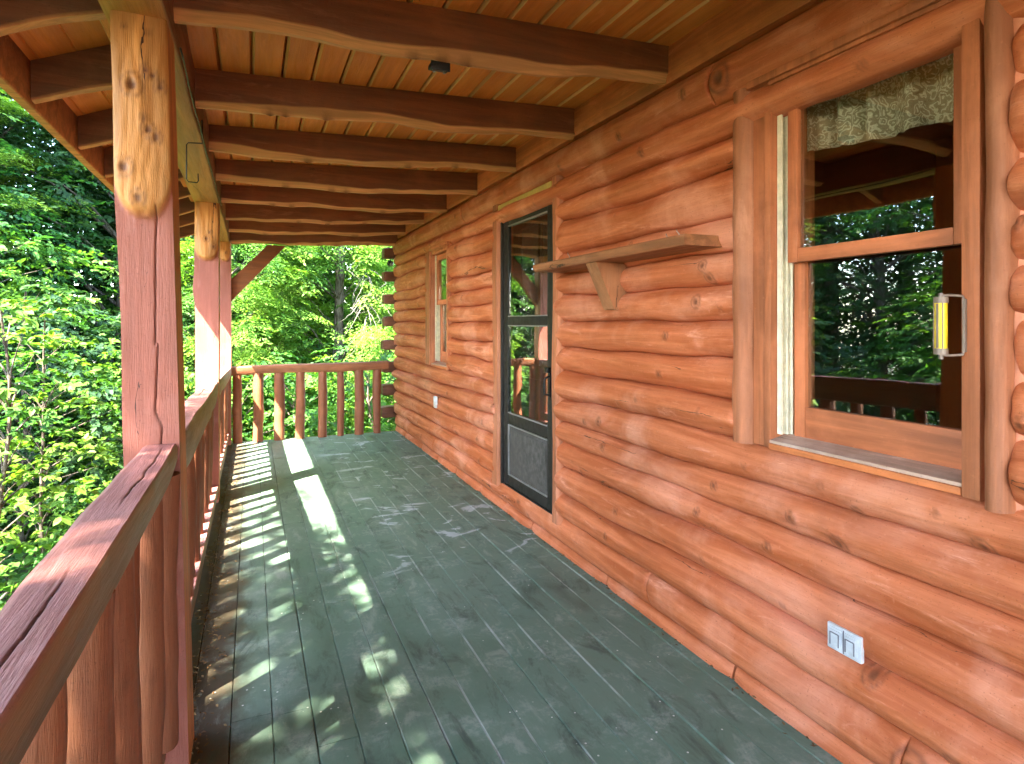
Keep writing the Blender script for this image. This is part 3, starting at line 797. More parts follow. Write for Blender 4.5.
def baluster(parent, x, y, z0, z1, tx=0, ty=0, sc=1.0):
    o = bpy.data.objects.new('baluster', random.choice(STICKS)); COL.objects.link(o); o.parent = parent
    o.location = Vector((x, y, z0)) - Vector(parent.location); o.scale = (sc, sc, z1 - z0); o.rotation_euler = (ty, tx, random.uniform(0, 6.28) if abs(tx) + abs(ty) < .001 else 0)
    return o

def rail_mesh(y0, y1, xi0, xi1, wid, zt0, zt1, th, seed, waney=1.0):
    m = MB(); n = max(30, int((y1 - y0) / .02)); pts = []; ba = []; kv = []; hit = {}
    CR = [(-.250, .72, 1.12), (-.243, 1.42, 2.10), (-.275, 2.5, 3.1), (-.285, 3.9, 4.9), (-.29, 6.1, 6.9)]
    for k in range(n + 1):
        u = k / n; y = y0 + (y1 - y0) * u
        xi = xi0 + (xi1 - xi0) * u + .004 * N1(y * 1.8, seed); zt = zt0 + (zt1 - zt0) * u + .004 * N1(y * 1.3, seed + 2)
        xo = xi - wid + waney * (.012 * N1(y * 1.9, seed + 3) + .007 * N1(y * 5, seed + 4))
        t = th * (1 + .10 * N1(y * 1.2, seed + 5))
        c1 = .004 + waney * max(0, .010 * N1(y * 2.2, seed + 8))
        wn = waney * max(0, .018 * N1(y * 1.5, seed + 9))
        pr = [(xi - c1, zt), (xi, zt - c1 * 1.2), (xi + .003 * N1(y * 6, seed + 7), zt - t * .5), (xi - .004 - wn, zt - t + .012 + wn), (xi - .02 - wn, zt - t), (xo + .03, zt - t), (xo + .004, zt - t * .7), (xo, zt - t * .35), (xo + .010, zt - .006), (xo + .022, zt + .001)] + [(xo + .022 + (xi - c1 - xo - .022) * q / 44, zt + .001 - .001 * q / 44) for q in range(1, 44)]
        for (cx, ya, yb_) in CR:
            if ya < y < yb_:
                cc = cx + .006 * N1(y * 9, 3) + .003 * N1(y * 31, 5); tp = min(1, (y - ya) / .12, (yb_ - y) / .12)
                for j in range(9, len(pr)):
                    g = math.exp(-((pr[j][0] - cc) / .0019) ** 2) * tp
                    if g > .05: pr[j] = (pr[j][0], pr[j][1] - .004 * g); hit[(k, j)] = max(hit.get((k, j), 0), g)
        for j, (x, z) in enumerate(pr):
            pts.append((x, y, z)); ba.append(.9 if j in (1, 2, 3) else .0); kv.append(min(1, 1.25 * hit.get((k, j), 0)))
    w = len(pr)
    b = m.grid(pts, n + 1, w, closev=True); m.f.append([b + j for j in range(w)]); m.f.append([b + n * w + j for j in range(w)])
    m.at['bare_or_lit'] = ba; m.at['knot'] = kv
    return m
def railing(y0, y1, xi0, xi1, zt0, zt1, th, wid, label, seed):
    r = thing('porch_railing', (xi0 - .06, (y0 + y1) / 2, 0), label, 'railing', 'railings round the porch')
    rail_mesh(y0, y1, xi0, xi1, wid, zt0, zt1, th, seed).build('top_rail', M['rail'], r, 40)
    rail_mesh(y0, y1, -.248, -.240, .10, .145, .140, .11, seed + 30, .6).build('bottom_rail', M['rail'], r, 40)
    n = int(round((y1 - y0 - .1) / .2135)); 
    for k in range(n):
        u = (k + .72) / n; y = y0 + (y1 - y0) * u + random.uniform(-.012, .012)
        baluster(r, xi0 + (xi1 - xi0) * u - .056 + random.uniform(-.005, .005) - .02 * (wid > .11), y, .135, zt0 + (zt1 - zt0) * u - th + .012, sc=random.uniform(.85, 1.12))
    if y1 < 3: baluster(r, xi1 - .034, 2.066, .135, zt1 - th + .012, sc=1.0)
    return r
railing(-4.6, 2.118, -.212, -.212, 1.032, 1.028, .095, .105, 'near railing with wide purple-brown top rail running towards the viewer', 3)
railing(2.302, 5.197, -.212, -.240, 1.028, .942, .165, .115, 'middle railing between the near post and the second post', 7)
railing(5.383, 7.597, -.240, -.216, .940, .885, .14, .115, 'short railing between the second post and the corner post', 11)
# far railing across the end of the porch
fr = thing('porch_railing', (.7, 7.70, 0), 'end railing across the far end of the porch with eight stout balusters', 'railing', 'railings round the porch')
m = MB(); n = 50; pts = []
for k in range(n + 1):
    x = -.220 + (1.60 + .220) * k / n; zt = .895 + .018 * k / n + .006 * N1(x * 2, 3); t = .105 + .012 * N1(x * 1.6, 6)
    for (y, z) in ((7.645, zt - .012), (7.66, zt), (7.75, zt), (7.765, zt - .012), (7.76, zt - t + .02), (7.74, zt - t), (7.665, zt - t), (7.648, zt - t + .02)):
        pts.append((x, y + .006 * N1(x * 2.4, 9), z))
b = m.grid(pts, n + 1, 8, closev=True); m.f.append([b + j for j in range(8)]); m.f.append([b + n * 8 + j for j in range(8)])
m.build('top_rail', M['railx'], fr, 40)
m = MB(); m.box(-.22, 1.75, 7.752, 7.80, -.10, -.035, .01); m.build('bottom_rail', M['railx'], fr, 40)
for k, (x, sc) in enumerate(zip((-.151, .066, .297, .534, .793, 1.011, 1.235, 1.464), (1.22, 1.14, 1.3, 1.3, 1.14, .85, 1.14, 1.06))):
    o = baluster(fr, x, 7.705 + random.uniform(-.01, .01), -.02 if False else .0, .81, sc=sc)

# ------------------------------------------------------------------ small things on the wall
t = thing('wall_shelf', (1.70, 2.54, 1.70), 'brown plank shelf on one knee bracket between storm door and near window', 'shelf')
m = MB(); n = 40; pts = []
for k in range(n + 1):
    y = 1.862 + (3.216 - 1.862) * k / n; xf = 1.530 + .006 * N1(y * 2.2, 3); zz = 1.704 + .004 * N1(y * 1.4, 5)
    for (x, z) in ((1.742, zz), (xf + .012, zz), (xf + .002, zz + .010), (xf, zz + .036), (xf + .006, zz + .043), (1.742, zz + .044)): pts.append((x, y, z))
b = m.grid(pts, n + 1, 6, closev=True); m.f.append([b + j for j in range(6)]); m.f.append([b + n * 6 + j for j in range(6)])
m.build('board', M['shelf'], t, 30)
m = MB(); m.prism([(1.560, 1.702), (1.735, 1.702), (1.735, 1.462), (1.668, 1.468)], 'y', 2.555, 2.655); m.build('bracket', M['bracket'], t)
for (y, x) in ((2.0, 1.62), (2.12, 1.66), (2.9, 1.6)):
    m = MB(); m.tube([(x, y, 1.747), (x + .003, y + .004, 1.768), (x - .004, y + .012, 1.782), (x + .002, y + .02, 1.79)], .0022, 5); m.build('bent_nail', M['grey'], t, 180)

t = thing('window_thermometer', (1.66, .985, 1.31), 'tube thermometer with yellow face on a bent rod bracket beside the near window glass', 'thermometer')
cx, cy = 1.650, .992
m = MB(); m.tube([(cx, cy, 1.325), (cx, cy, 1.455)], .0145, 16); m.build('tube', M['yellow'], t, 40)
m = MB(); m.box(cx - .0155, cx - .0149, cy - .003, cy + .003, 1.335, 1.450); 
for (a, b) in ((1.318, 1.334), (1.452, 1.468)): m.tube([(cx, cy, a), (cx, cy, b)], .0165, 16)
for (a, b) in ((1.306, 1.318), (1.468, 1.478)): m.tube([(cx, cy, a), (cx, cy, b)], [.006, .005], 10)
for da in (-.8, .9): m.tube([(cx - .0155 * math.cos(da), cy + .0155 * math.sin(da), 1.33), (cx - .0155 * math.cos(da), cy + .0155 * math.sin(da), 1.455)], .0013, 5)
m.build('cap', M['brown_metal'], t, 40)
m = MB(); m.tube([(cx, cy, 1.472), (cx + .012, cy - .02, 1.472), (1.688, .962, 1.470), (1.693, .960, 1.46), (1.693, .960, 1.33), (1.688, .962, 1.318), (cx + .012, cy - .02, 1.316), (cx, cy, 1.316)], .0035, 7)
m.box(1.690, 1.699, .957, .964, 1.325, 1.462); m.build('bracket', M['brown_metal'], t, 40)

t = thing('electrical_outlet', (1.70, 1.303, .405), 'grey weatherproof double outlet cover on the lower logs below the near window', 'outlet')
XO = 1.690
m = MB(); m.box(XO, XO + .016, 1.245, 1.362, .366, .446, .004); m.build('plate', M['outlet'], t, 40)
m = MB()
for (ya, yb) in ((1.306, 1.354), (1.254, 1.300)):
    m.box(XO - .004, XO - .0002, ya, yb, .374, .438, .0018)
    m.box(XO - .008, XO - .0042, ya + .004, yb - .004, .380, .432, .003)
m.build('lid', M['outlet'], t, 40)
m = MB()
for (ya, yb) in ((1.3115, 1.3485), (1.2590, 1.2955)):
    m.box(XO - .0095, XO - .0082, ya + .002, ya + .0055, .384, .424); m.box(XO - .0095, XO - .0082, yb - .0055, yb - .002, .384, .424); m.box(XO - .0095, XO - .0082, ya + .006, yb - .006, .4215, .425)
m.box(XO - .002, XO - .0003, 1.3015, 1.3045, .37, .442)
m.build('gasket', M['gasket'], t)
t = thing('electrical_outlet', (1.70, 5.9, .58), 'small pale outlet cover low on the far wall below the far window', 'outlet')
px = 5.83
m = MB(); m.box(1.688, 1.712, px, px + .07, .545, .66, .004); m.build('plate', M['outlet'], t, 40)
m = MB(); m.box(1.684, 1.6875, px + .015, px + .055, .555, .598, .001); m.box(1.684, 1.6875, px + .015, px + .055, .606, .65, .001); m.build('lid', M['white'], t, 40)

t = thing('ceiling_bracket', (.652, 2.21, 2.36), 'small black metal bracket screwed under the nearest visible joist', 'bracket')
m = MB(); m.box(.615, .69, 2.185, 2.225, 2.362, 2.380, .004); m.box(.615, .69, 2.180, 2.186, 2.352, 2.385, .002); m.build('plate', M['black'], t, 40)
for xx in (.632, .672):
    m = MB(); m.tube([(xx, 2.2, 2.362), (xx, 2.2, 2.350)], .006, 8); m.build('screw', M['grey'], t, 40)

m = MB()
yh, xh = 3.30, -.222
yh, xh = 3.32, -.226
m.tube([(xh, yh, 2.40), (xh + .002, yh, 2.30), (xh + .002, yh, 2.285), (xh - .060, yh + .006, 2.283), (xh - .068, yh + .006, 2.272), (xh - .068, yh + .006, 2.105), (xh - .060, yh + .006, 2.092), (xh - .022, yh + .004, 2.090), (xh - .016, yh + .004, 2.10), (xh - .018, yh + .004, 2.135)], .0032, 6)
o = m.build('plant_hook', M['black'], None, 180, base=(xh, yh, 2.345))
tag(o, 'thin black wire plant hook hanging from the beam past the near post', 'hook')
m = MB(); path = []
for k in range(40):
    y = 2.30 + 2.95 * k / 39; path.append((-.222 + .004 * N1(y * 4, 2), y, 2.325 + .010 * N1(y * 2, 6) - .02 * math.sin(math.pi * k / 39)))
m.tube(path, .0035, 5); o = m.build('cable', M['black'], None, 180, base=(-.222, 2.3, 2.32)); tag(o, 'thin black cable stapled along the lower edge of the porch beam', 'cable')

t = thing('outdoor_light', (1.694, 8.0, 2.15), 'small round black lamp head hanging between the top log ends at the far corner', 'light')
m = MB(); bm = bmesh.new(); bmesh.ops.create_uvsphere(bm, u_segments=16, v_segments=10, radius=.045, matrix=Matrix.Translation((1.694, 8.0, 2.195)) @ Matrix.Scale(.8, 4, (0, 0, 1))); m.bm(bm); m.build('shade', M['black'], t, 180)
m = MB(); m.tube([(1.694, 8.0, 2.225), (1.694, 8.0, 2.262)], .006, 8); m.build('stem', M['black'], t, 180)
m = MB(); bm = bmesh.new(); bmesh.ops.create_uvsphere(bm, u_segments=12, v_segments=8, radius=.024, matrix=Matrix.Translation((1.700, 7.972, 2.185))); m.bm(bm); m.build('lens', M['grey'], t, 180)

# ------------------------------------------------------------------ foliage
def norm(a): return a / np.maximum(1e-9, np.linalg.norm(a, axis=-1, keepdims=True))
BROAD = np.array([(0, 0, 0), (.30, .30, .05), (.68, .24, .03), (1, 0, -.08), (.68, -.24, .03), (.30, -.30, .05)])
BQ = [(0, 1, 2, 3), (0, 3, 4, 5)]
NEED = np.array([(0, .0, 0), (.5, .10, 0), (1, 0, -.05), (.5, -.10, 0)])
NQ = [(0, 1, 2, 3)]

def leaves(orig, dirs, nrm, size, tint, tmpl=BROAD, quads=BQ):
    d = norm(dirs); b = norm(np.cross(nrm, d)); n = np.cross(d, b)
    V = orig[:, None, :] + size[:, None, None] * (tmpl[None, :, 0:1] * d[:, None, :] + tmpl[None, :, 1:2] * b[:, None, :] + tmpl[None, :, 2:3] * n[:, None, :])
    k = len(tmpl); base = np.arange(len(orig))[:, None, None] * k
    F = (base + np.array(quads)[None]).reshape(-1, 4)
    return V.reshape(-1, 3), F, np.repeat(tint, k)

def spray_leaves(o, a, n, L, lsize, tint, J=9, fan=False, jit=.25):
    """J leaves along each twig; o,a,n: (K,3)"""
    K = len(o); a = norm(a); b = norm(np.cross(n, a)); n = np.cross(a, b)
    O, D, Nn, S, T = [], [], [], [], []
    for j in range(J):
        if fan:
            th = math.radians(-85 + 170 * j / (J - 1)); s = np.zeros(K) + .85
            sz = 1.0 - .35 * abs(j - (J - 1) / 2) / ((J - 1) / 2)
        else:
            u = (j + .6) / J; s = np.zeros(K) + u
            th = (1 if j % 2 else -1) * math.radians(58 - 38 * u); sz = 1.0 - .35 * abs(u - .5)
            if j == J - 1: th = 0
        thk = th + rng.normal(0, jit, K)
        dr = rng.normal(-.18, .22, K)
        d = a * np.cos(thk)[:, None] + b * np.sin(thk)[:, None] + n * dr[:, None]
        pos = o + a * (s * L)[:, None] - n * (.12 * L * s * s)[:, None]
        O.append(pos); D.append(d); Nn.append(n + rng.normal(0, .28, (K, 3))); S.append(lsize * sz * rng.uniform(.75, 1.2, K)); T.append(np.clip(tint + rng.normal(0, .10, K), 0, 1))
    return np.concatenate(O), np.concatenate(D), np.concatenate(Nn), np.concatenate(S), np.concatenate(T)

def frond_leaves(o, a, n, L, tint, W=.5, J=11, Q=7, lsz=.035):
    """hemlock: flat drooping frond with side twigs of small blades"""
    K = len(o); a = norm(a); b = norm(np.cross(n, a)); n = np.cross(a, b)
    O, D, Nn, S, T = [], [], [], [], []
    for j in range(J):
        u = (j + .5) / J
        for sd in (-1, 1):
            tl = W * L * (1 - u) ** .8 * rng.uniform(.7, 1.15, K) + .04
            p0 = o + a * (u * L)[:, None] - np.array([0, 0, 1.0]) * (.30 * L * u * u)[:, None]
            th = math.radians(52) * sd
            td = norm(a * math.cos(th) + b * math.sin(th) - np.array([0, 0, .28]) + rng.normal(0, .12, (K, 3)))
            for q in range(Q):
                v = (q + .4) / Q
                pos = p0 + td * (tl * v)[:, None] - np.array([0, 0, 1.0]) * (.22 * tl * v * v)[:, None]
                sgn = 1 if q % 2 else -1
                dd = td * .75 + (b * math.cos(th) * -1 + a * math.sin(th)) * sgn * .5 + rng.normal(0, .2, (K, 3))
                O.append(pos); D.append(dd); Nn.append(n + rng.normal(0, .3, (K, 3))); S.append(lsz * rng.uniform(.8, 1.35, K) * (1 + .5 * (q == Q - 1))); T.append(np.clip(tint + .22 * (v - .4) + .18 * (u - .5) + rng.normal(0, .07, K), 0, 1))
    return np.concatenate(O), np.concatenate(D), np.concatenate(Nn), np.concatenate(S), np.concatenate(T)

def np_obj(name, V, F, T, mat):
    me = bpy.data.meshes.new(name); me.vertices.add(len(V)); me.vertices.foreach_set('co', V.astype(np.float32).ravel())
    nf = len(F); me.loops.add(nf * 4); me.loops.foreach_set('vertex_index', F.astype(np.int32).ravel())
    me.polygons.add(nf); me.polygons.foreach_set('loop_start', np.arange(0, nf * 4, 4, dtype=np.int32)); me.update(calc_edges=True)
    at = me.attributes.new('tint', 'FLOAT', 'POINT'); at.data.foreach_set('value', T.astype(np.float32))
    me.materials.append(mat)
    return me

def clumps_broad(centers, radii, tints, per, L, lsize, J, trunk=(0, 0), fan=False, flat=.55):
    o, a, n, t = [], [], [], []
    for c, r, ti in zip(centers, radii, tints):
        k = max(3, int(per * r * r))
        th = rng.uniform(0, 2 * np.pi, k); rr = r * np.sqrt(rng.uniform(0, 1, k)); z = rng.normal(0, .28, k) * r * flat + .18 * r * (1 - (rr / r) ** 2)
        p = np.stack([c[0] + rr * np.cos(th), c[1] + rr * np.sin(th), c[2] + z - .25 * rr * rr / max(r, .01) * .6], 1)
        out = np.stack([np.cos(th), np.sin(th), np.zeros(k)], 1) * .8 + np.array([c[0] - trunk[0], c[1] - trunk[1], 0]) * .35 + rng.normal(0, .35, (k, 3)) * np.array([1, 1, .5])
        out[:, 2] -= .15
        up = np.array([0, 0, 1.0]) + rng.normal(0, .35, (k, 3)) + .25 * out
        o.append(p); a.append(out); n.append(up); t.append(np.full(k, ti) + rng.normal(0, .07, k))
    o, a, n, t = map(np.concatenate, (o, a, n, t))
    return spray_leaves(o, a, n, np.full(len(o), L) * rng.uniform(.7, 1.2, len(o)), lsize, t, J, fan)

def trunk_mesh(h, r0, limbs, bend=.15, seed=0):
    m = MB(); n = 14; path = []; rad = []
    for k in range(n + 1):
        u = k / n; path.append((bend * N1(u * 2, seed), bend * N1(u * 2, seed + 5), h * u)); rad.append(r0 * (1 - .82 * u) + .004)
    m.tube(path, rad, 9)
    for (c, r) in limbs:
        z0 = max(.2, min(h * .95, c[2] - .35 * math.hypot(c[0], c[1]) - .1)); u = z0 / h; k = min(n, int(u * n)); p = Vector(path[k])
        q = Vector(c); mid = (p + q) / 2 + Vector((0, 0, .08 * (q - p).length))
        rb = max(.008, min(r, r0 * (1 - .8 * u) * .5))
        m.tube([p, p * .7 + mid * .3 + Vector((0, 0, .02)), mid, mid * .4 + q * .6, q], [rb, rb * .85, rb * .6, rb * .4, rb * .2], 5)
    return m

PROTO = {}
def proto(kind, h, r0, cl, maker, leafmat, seed):
    """cl: list of (center, radius, tint)"""
    cen = [c for c, _, _ in cl]
    O, D, Nn, S, T, tm, tq = maker(cen, [r for _, r, _ in cl], [t for _, _, t in cl])
    V, F, TT = leaves(O, D, Nn, S, T, tm, tq)
    cm = np_obj('crown', V, F, TT, leafmat)
    tk = trunk_mesh(h, r0, [(c, r * .05) for c, r, _ in cl], seed=seed)
    me = bpy.data.meshes.new('trunk'); me.from_pydata(tk.v, [], tk.f); me.materials.append(M['bark']); me.polygons.foreach_set('use_smooth', [True] * len(me.polygons))
    PROTO[kind] = (cm, me)

def scatter_clumps(n, zlo, zhi, rfun, rad, tlo, thi, lean=0):
    out = []
    for k in range(n):
        z = zlo + (zhi - zlo) * ((k + random.random()) / n); R = rfun((z - zlo) / (zhi - zlo))
        th = k * 2.4 + random.uniform(-.5, .5); q = R * math.sqrt(random.uniform(.12, 1))
        out.append(((q * math.cos(th), q * math.sin(th), z), rad * random.uniform(.65, 1.25), random.uniform(tlo, thi)))
    return out
mk_b = lambda per, L, ls, J, fan=False, flat=.55: (lambda c, r, t: (*clumps_broad(c, r, t, per, L, ls, J, fan=fan, flat=flat), BROAD, BQ))
# broadleaf forest trees
proto('tall_a', 11.5, .17, scatter_clumps(100, .8, 11.8, lambda u: 2.5 * math.sin(math.pi * (.18 + .74 * u)) + .3, .9, .1, .75), mk_b(40, .42, .108, 9), M['leafdark'], 1)
proto('tall_b', 9.0, .13, scatter_clumps(86, .4, 9.2, lambda u: 2.1 * math.sin(math.pi * (.18 + .72 * u)) + .3, .8, .2, .95), mk_b(46, .36, .098, 9), M['leaf'], 2)
# understorey
proto('under_a', 3.6, .04, scatter_clumps(46, .2, 3.8, lambda u: 1.15 * math.sin(math.pi * (.2 + .7 * u)) + .1, .42, .2, 1.0), mk_b(125, .22, .075, 9), M['leaf'], 3)
proto('under_b', 3.2, .035, scatter_clumps(42, .1, 3.2, lambda u: 1.1 * math.sin(math.pi * (.25 + .65 * u)) + .1, .45, .1, .8), mk_b(120, .24, .075, 9), M['leafdark'], 4)
# maple saplings with fan-like sprays
proto('sapling', 3.1, .016, scatter_clumps(30, .4, 3.05, lambda u: .66 * (1 - .55 * u), .27, .45, 1.1), mk_b(320, .115, .072, 5, True, .30), M['leaf'], 5)
proto('shrub', 1.2, .02, scatter_clumps(22, .1, 1.25, lambda u: .75 * math.sin(math.pi * (.3 + .6 * u)) + .05, .34, .3, 1.0), mk_b(300, .15, .046, 7), M['leaf'], 6)
# hemlocks
def mk_h(per, L, W, J, Q, lsz):
    def f(cen, rad, tin):
        o, a, n, t, ll = [], [], [], [], []
        for c, r, ti in zip(cen, rad, tin):
            k = per; ax = math.atan2(c[1], c[0])
            th = ax + rng.normal(0, .75, k); d = np.stack([np.cos(th), np.sin(th), rng.normal(-.12, .16, k)], 1)
            p = np.array(c)[None] + rng.normal(0, .5 * r, (k, 3)) * np.array([1, 1, .45]) - d * L * .3
            o.append(p); a.append(d); n.append(np.array([0, 0, 1.0]) + rng.normal(0, .22, (k, 3))); t.append(np.full(k, ti) + rng.normal(0, .05, k)); ll.append(L * rng.uniform(.6, 1.25, k))
        o, a, n, t, ll = map(np.concatenate, (o, a, n, t, ll))
        return (*frond_leaves(o, a, n, ll, t, W, J, Q, lsz), NEED * np.array([1, 2.0, 1]), NQ)
    return f
proto('hemlock_a', 9.5, .12, scatter_clumps(96, .2, 9.2, lambda u: 2.0 * (1 - u) ** .75 + .12, .42, .3, .95), mk_h(11, .78, .46, 9, 7, .050), M['needle'], 7)
proto('hemlock_b', 7.0, .09, scatter_clumps(76, .1, 6.8, lambda u: 1.7 * (1 - u) ** .7 + .1, .38, .2, .8), mk_h(11, .68, .48, 9, 7, .046), M['needle'], 8)

tiers = []
for k in range(11):
    z = .5 + k * .62; Rr = 1.95 * (1 - z / 7.9) ** .7; nb = 6
    for q in range(nb):
        th = k * 1.1 + q * 2 * math.pi / nb + random.uniform(-.25, .25); zz = z + random.uniform(-.12, .12)
        for w_ in (.35, .62, .88):
            tiers.append(((Rr * w_ * math.cos(th), Rr * w_ * math.sin(th), zz - .12 * w_ * Rr), .20, .62 + .38 * w_))
def mk_flat(cen, rad, tin):
    o, a, n, t = [], [], [], []
    for c, r, ti in zip(cen, rad, tin):
        k = 6; ax = math.atan2(c[1], c[0]); th = ax + rng.normal(0, .6, k); d = np.stack([np.cos(th), np.sin(th), rng.normal(-.05, .06, k)], 1)
        o.append(np.array(c)[None] + rng.normal(0, .13, (k, 3)) * np.array([1, 1, .25]) - d * .2); a.append(d); n.append(np.array([0, 0, 1.0]) + rng.normal(0, .10, (k, 3))); t.append(np.full(k, ti))
    o, a, n, t = map(np.concatenate, (o, a, n, t))
    return (*frond_leaves(o, a, n, np.full(len(o), .50) * rng.uniform(.7, 1.2, len(o)), t, .5, 8, 6, .042), NEED * np.array([1, 1.6, 1]), NQ)
proto('hemlock_flat', 7.4, .08, tiers, mk_flat, M['needle'], 9)

def gz(x, y):
    """height of the ground"""
    return -1.35 + .018 * max(0, -x) * -6 * sm(0, 14, -x) - .10 * sm(8, 14, y) * max(0, y - 8) * .35 + .10 * N2(x * .25, y * .25, 3) + (.0 if x < 1.7 else .02 * (x - 1.7))

def plant(kind, name, x, y, sc, rot, label, cat, group=None, dz=0, parts=('crown', 'trunk')):
    cm, tm = PROTO[kind]
    r = thing(name, (x, y, gz(x, y) - .06 + dz), label, cat, group); r.rotation_euler = (0, 0, rot); r.scale = (sc, sc, sc)
    for n_, me in (('crown', cm), ('trunk', tm)):
        o = bpy.data.objects.new(n_, me); COL.objects.link(o); o.parent = r
    return r

# -- beyond the end railing: bright hemlocks
HG = 'hemlocks beyond the end railing'
plant('hemlock_a', 'hemlock_tree', 1.55, 12.3, 1.0, .4, 'tallest bright hemlock in the middle of the view past the end railing', 'tree', HG)
plant('hemlock_b', 'hemlock_tree', -.35, 11.6, 1.05, 2.1, 'yellow-green hemlock close behind the diagonal brace and corner post', 'tree', HG)
plant('hemlock_b', 'hemlock_tree', 3.1, 12.2, 1.15, 4.0, 'hemlock seen between the protruding log ends at the far corner', 'tree', HG)
plant('hemlock_a', 'hemlock_tree', .6, 15.4, 1.15, 5.2, 'shaded hemlock standing behind the other hemlocks past the end railing', 'tree', HG)
plant('hemlock_a', 'hemlock_tree', 3.4, 16.0, 1.1, 1.3, 'hemlock far back at the right behind the log ends', 'tree', HG)
SG = 'leafy shrubs below the end railing'
for (x, y, s, r, lab) in ((-.3, 10.0, 1.75, 0, 'leafy shrub behind the leftmost balusters of the end railing'), (.75, 10.3, 1.7, 2, 'leafy shrub behind the middle balusters of the end railing'), (1.75, 10.0, 1.8, 4, 'leafy shrub behind the rightmost balusters of the end railing'), (2.8, 10.6, 1.9, 1, 'leafy shrub below the log ends of the far corner')):
    plant('shrub', 'leafy_shrub', x, y, s, r, lab, 'shrub', SG)
plant('under_a', 'understorey_tree', .35, 11.6, .85, 1.0, 'small broadleaf tree in front of the hemlocks past the end railing', 'tree')

# -- left of the railing
plant('sapling', 'maple_sapling', -1.62, 5.15, 1.0, .3, 'bright green maple sapling nearest the railing at the left edge of the view', 'sapling', 'saplings left of the railing')
plant('sapling', 'maple_sapling', -1.72, 6.6, .92, 2.2, 'second maple sapling just beyond the nearest one, left of the near post', 'sapling', 'saplings left of the railing')
plant('sapling', 'maple_sapling', -1.28, 8.3, .85, 3.9, 'far maple sapling behind the near post', 'sapling', 'saplings left of the railing')
plant('shrub', 'leafy_shrub', -1.0, 5.3, .85, 1.4, 'low leafy shrub growing close below the near railing', 'shrub')
plant('shrub', 'leafy_shrub', -1.15, 7.0, .95, 3.0, 'low leafy shrub below the middle railing', 'shrub')
plant('under_b', 'understorey_tree', -2.45, 8.6, 1.0, .9, 'dark bushy understorey tree behind the saplings at the left', 'tree')
plant('under_a', 'understorey_tree', -3.3, 10.2, 1.15, 2.7, 'bushy understorey tree in the gap left of the near post', 'tree')
plant('under_b', 'understorey_tree', -1.6, 10.8, .95, 5.0, 'dark understorey tree seen between the near and second posts', 'tree')
plant('hemlock_flat', 'hemlock_tree', -4.55, 12.3, 1.25, 1.0, 'slender hemlock with bright level boughs under the eave at the left', 'tree')
LG = 'tall broadleaf trees left of the porch'
for k, (x, y, s, r, kind, lab) in enumerate((
    (-5.4, 15.2, 1.0, .5, 'tall_a', 'tall dark broadleaf tree at the left edge below the eave'),
    (-2.4, 14.5, 1.05, 2.0, 'tall_b', 'tall broadleaf tree right behind the near post'),
    (-.9, 16.5, 1.1, 3.3, 'tall_a', 'tall broadleaf tree between the second post and the hemlocks'),
    (-5.6, 11.0, .95, 4.1, 'tall_b', 'broadleaf tree mirrored in the near window beside the pane edge'),
    (-7.2, 7.6, .72, 5.5, 'tall_a', 'tall dark tree mirrored in the middle of the near window'),
    (-4.6, 8.3, .62, 1.2, 'tall_b', 'short leafy tree mirrored low in the near window'))):
    plant(kind, 'broadleaf_tree', x, y, s, r, lab, 'tree', LG)
for (x, y, s, r, kind, lab) in ((-6.3, 4.5, .85, 2.2, 'tall_b', 'tall leafy tree out of frame left that shades the bushes beside the railing'), (-3.6, 6.4, .9, .2, 'under_b', 'bushy dark sapling out of frame left, mirrored in the lower window pane'), (-4.4, 4.2, .95, 1.9, 'under_a', 'bushy pale sapling out of frame left, mirrored in the lower window pane')):
    plant(kind, 'understorey_tree', x, y, s, r, lab, 'tree')
# the tree that throws dappled shade on the near deck
plant('tall_a', 'shade_tree', -4.4, -1.65, 1.0, .7, 'tall shade tree out of frame left whose leaves dapple the near deck', 'tree')

plant('tall_b', 'shade_tree', -4.9, -3.3, 1.05, 2.9, 'second, lighter shade tree out of frame left, nearer the viewer', 'tree')
plant('tall_b', 'shade_tree', -3.7, -2.35, .95, .9, 'third shade tree out of frame left, between the other two', 'tree')
# dead grey twigs hanging in front of the hemlocks
m = MB(); random.seed(5)
for k in range(26):
    p = Vector((random.uniform(1.55, 2.3), 10.9 + random.uniform(-.2, .4), random.uniform(.9, 2.4))); d = Vector((random.uniform(-.6, .5), random.uniform(-.3, .1), random.uniform(-.5, -.05))); path = [p.copy()]
    for q in range(4):
        d += Vector((random.uniform(-.25, .25), random.uniform(-.1, .1), random.uniform(-.25, .15))); path.append(path[-1] + d * .12)
    m.tube(path, [.0045, .0038, .003, .0022, .0012], 4)
    if k: 
        m.tube([p, p.lerp(Vector((2.0, 11.5, p.z + .3)), .5) + Vector((0, 0, .06)), Vector((2.0, 11.5, p.z + .3))], [.0045, .006, .008], 4)
o = m.build('dead_branch', M['deadwood'], None, 180, base=(2.0, 11.4, gz(2, 11.4)))
tag(o, 'tangle of leafless grey dead twigs hanging among the hemlock boughs', 'dead branch')

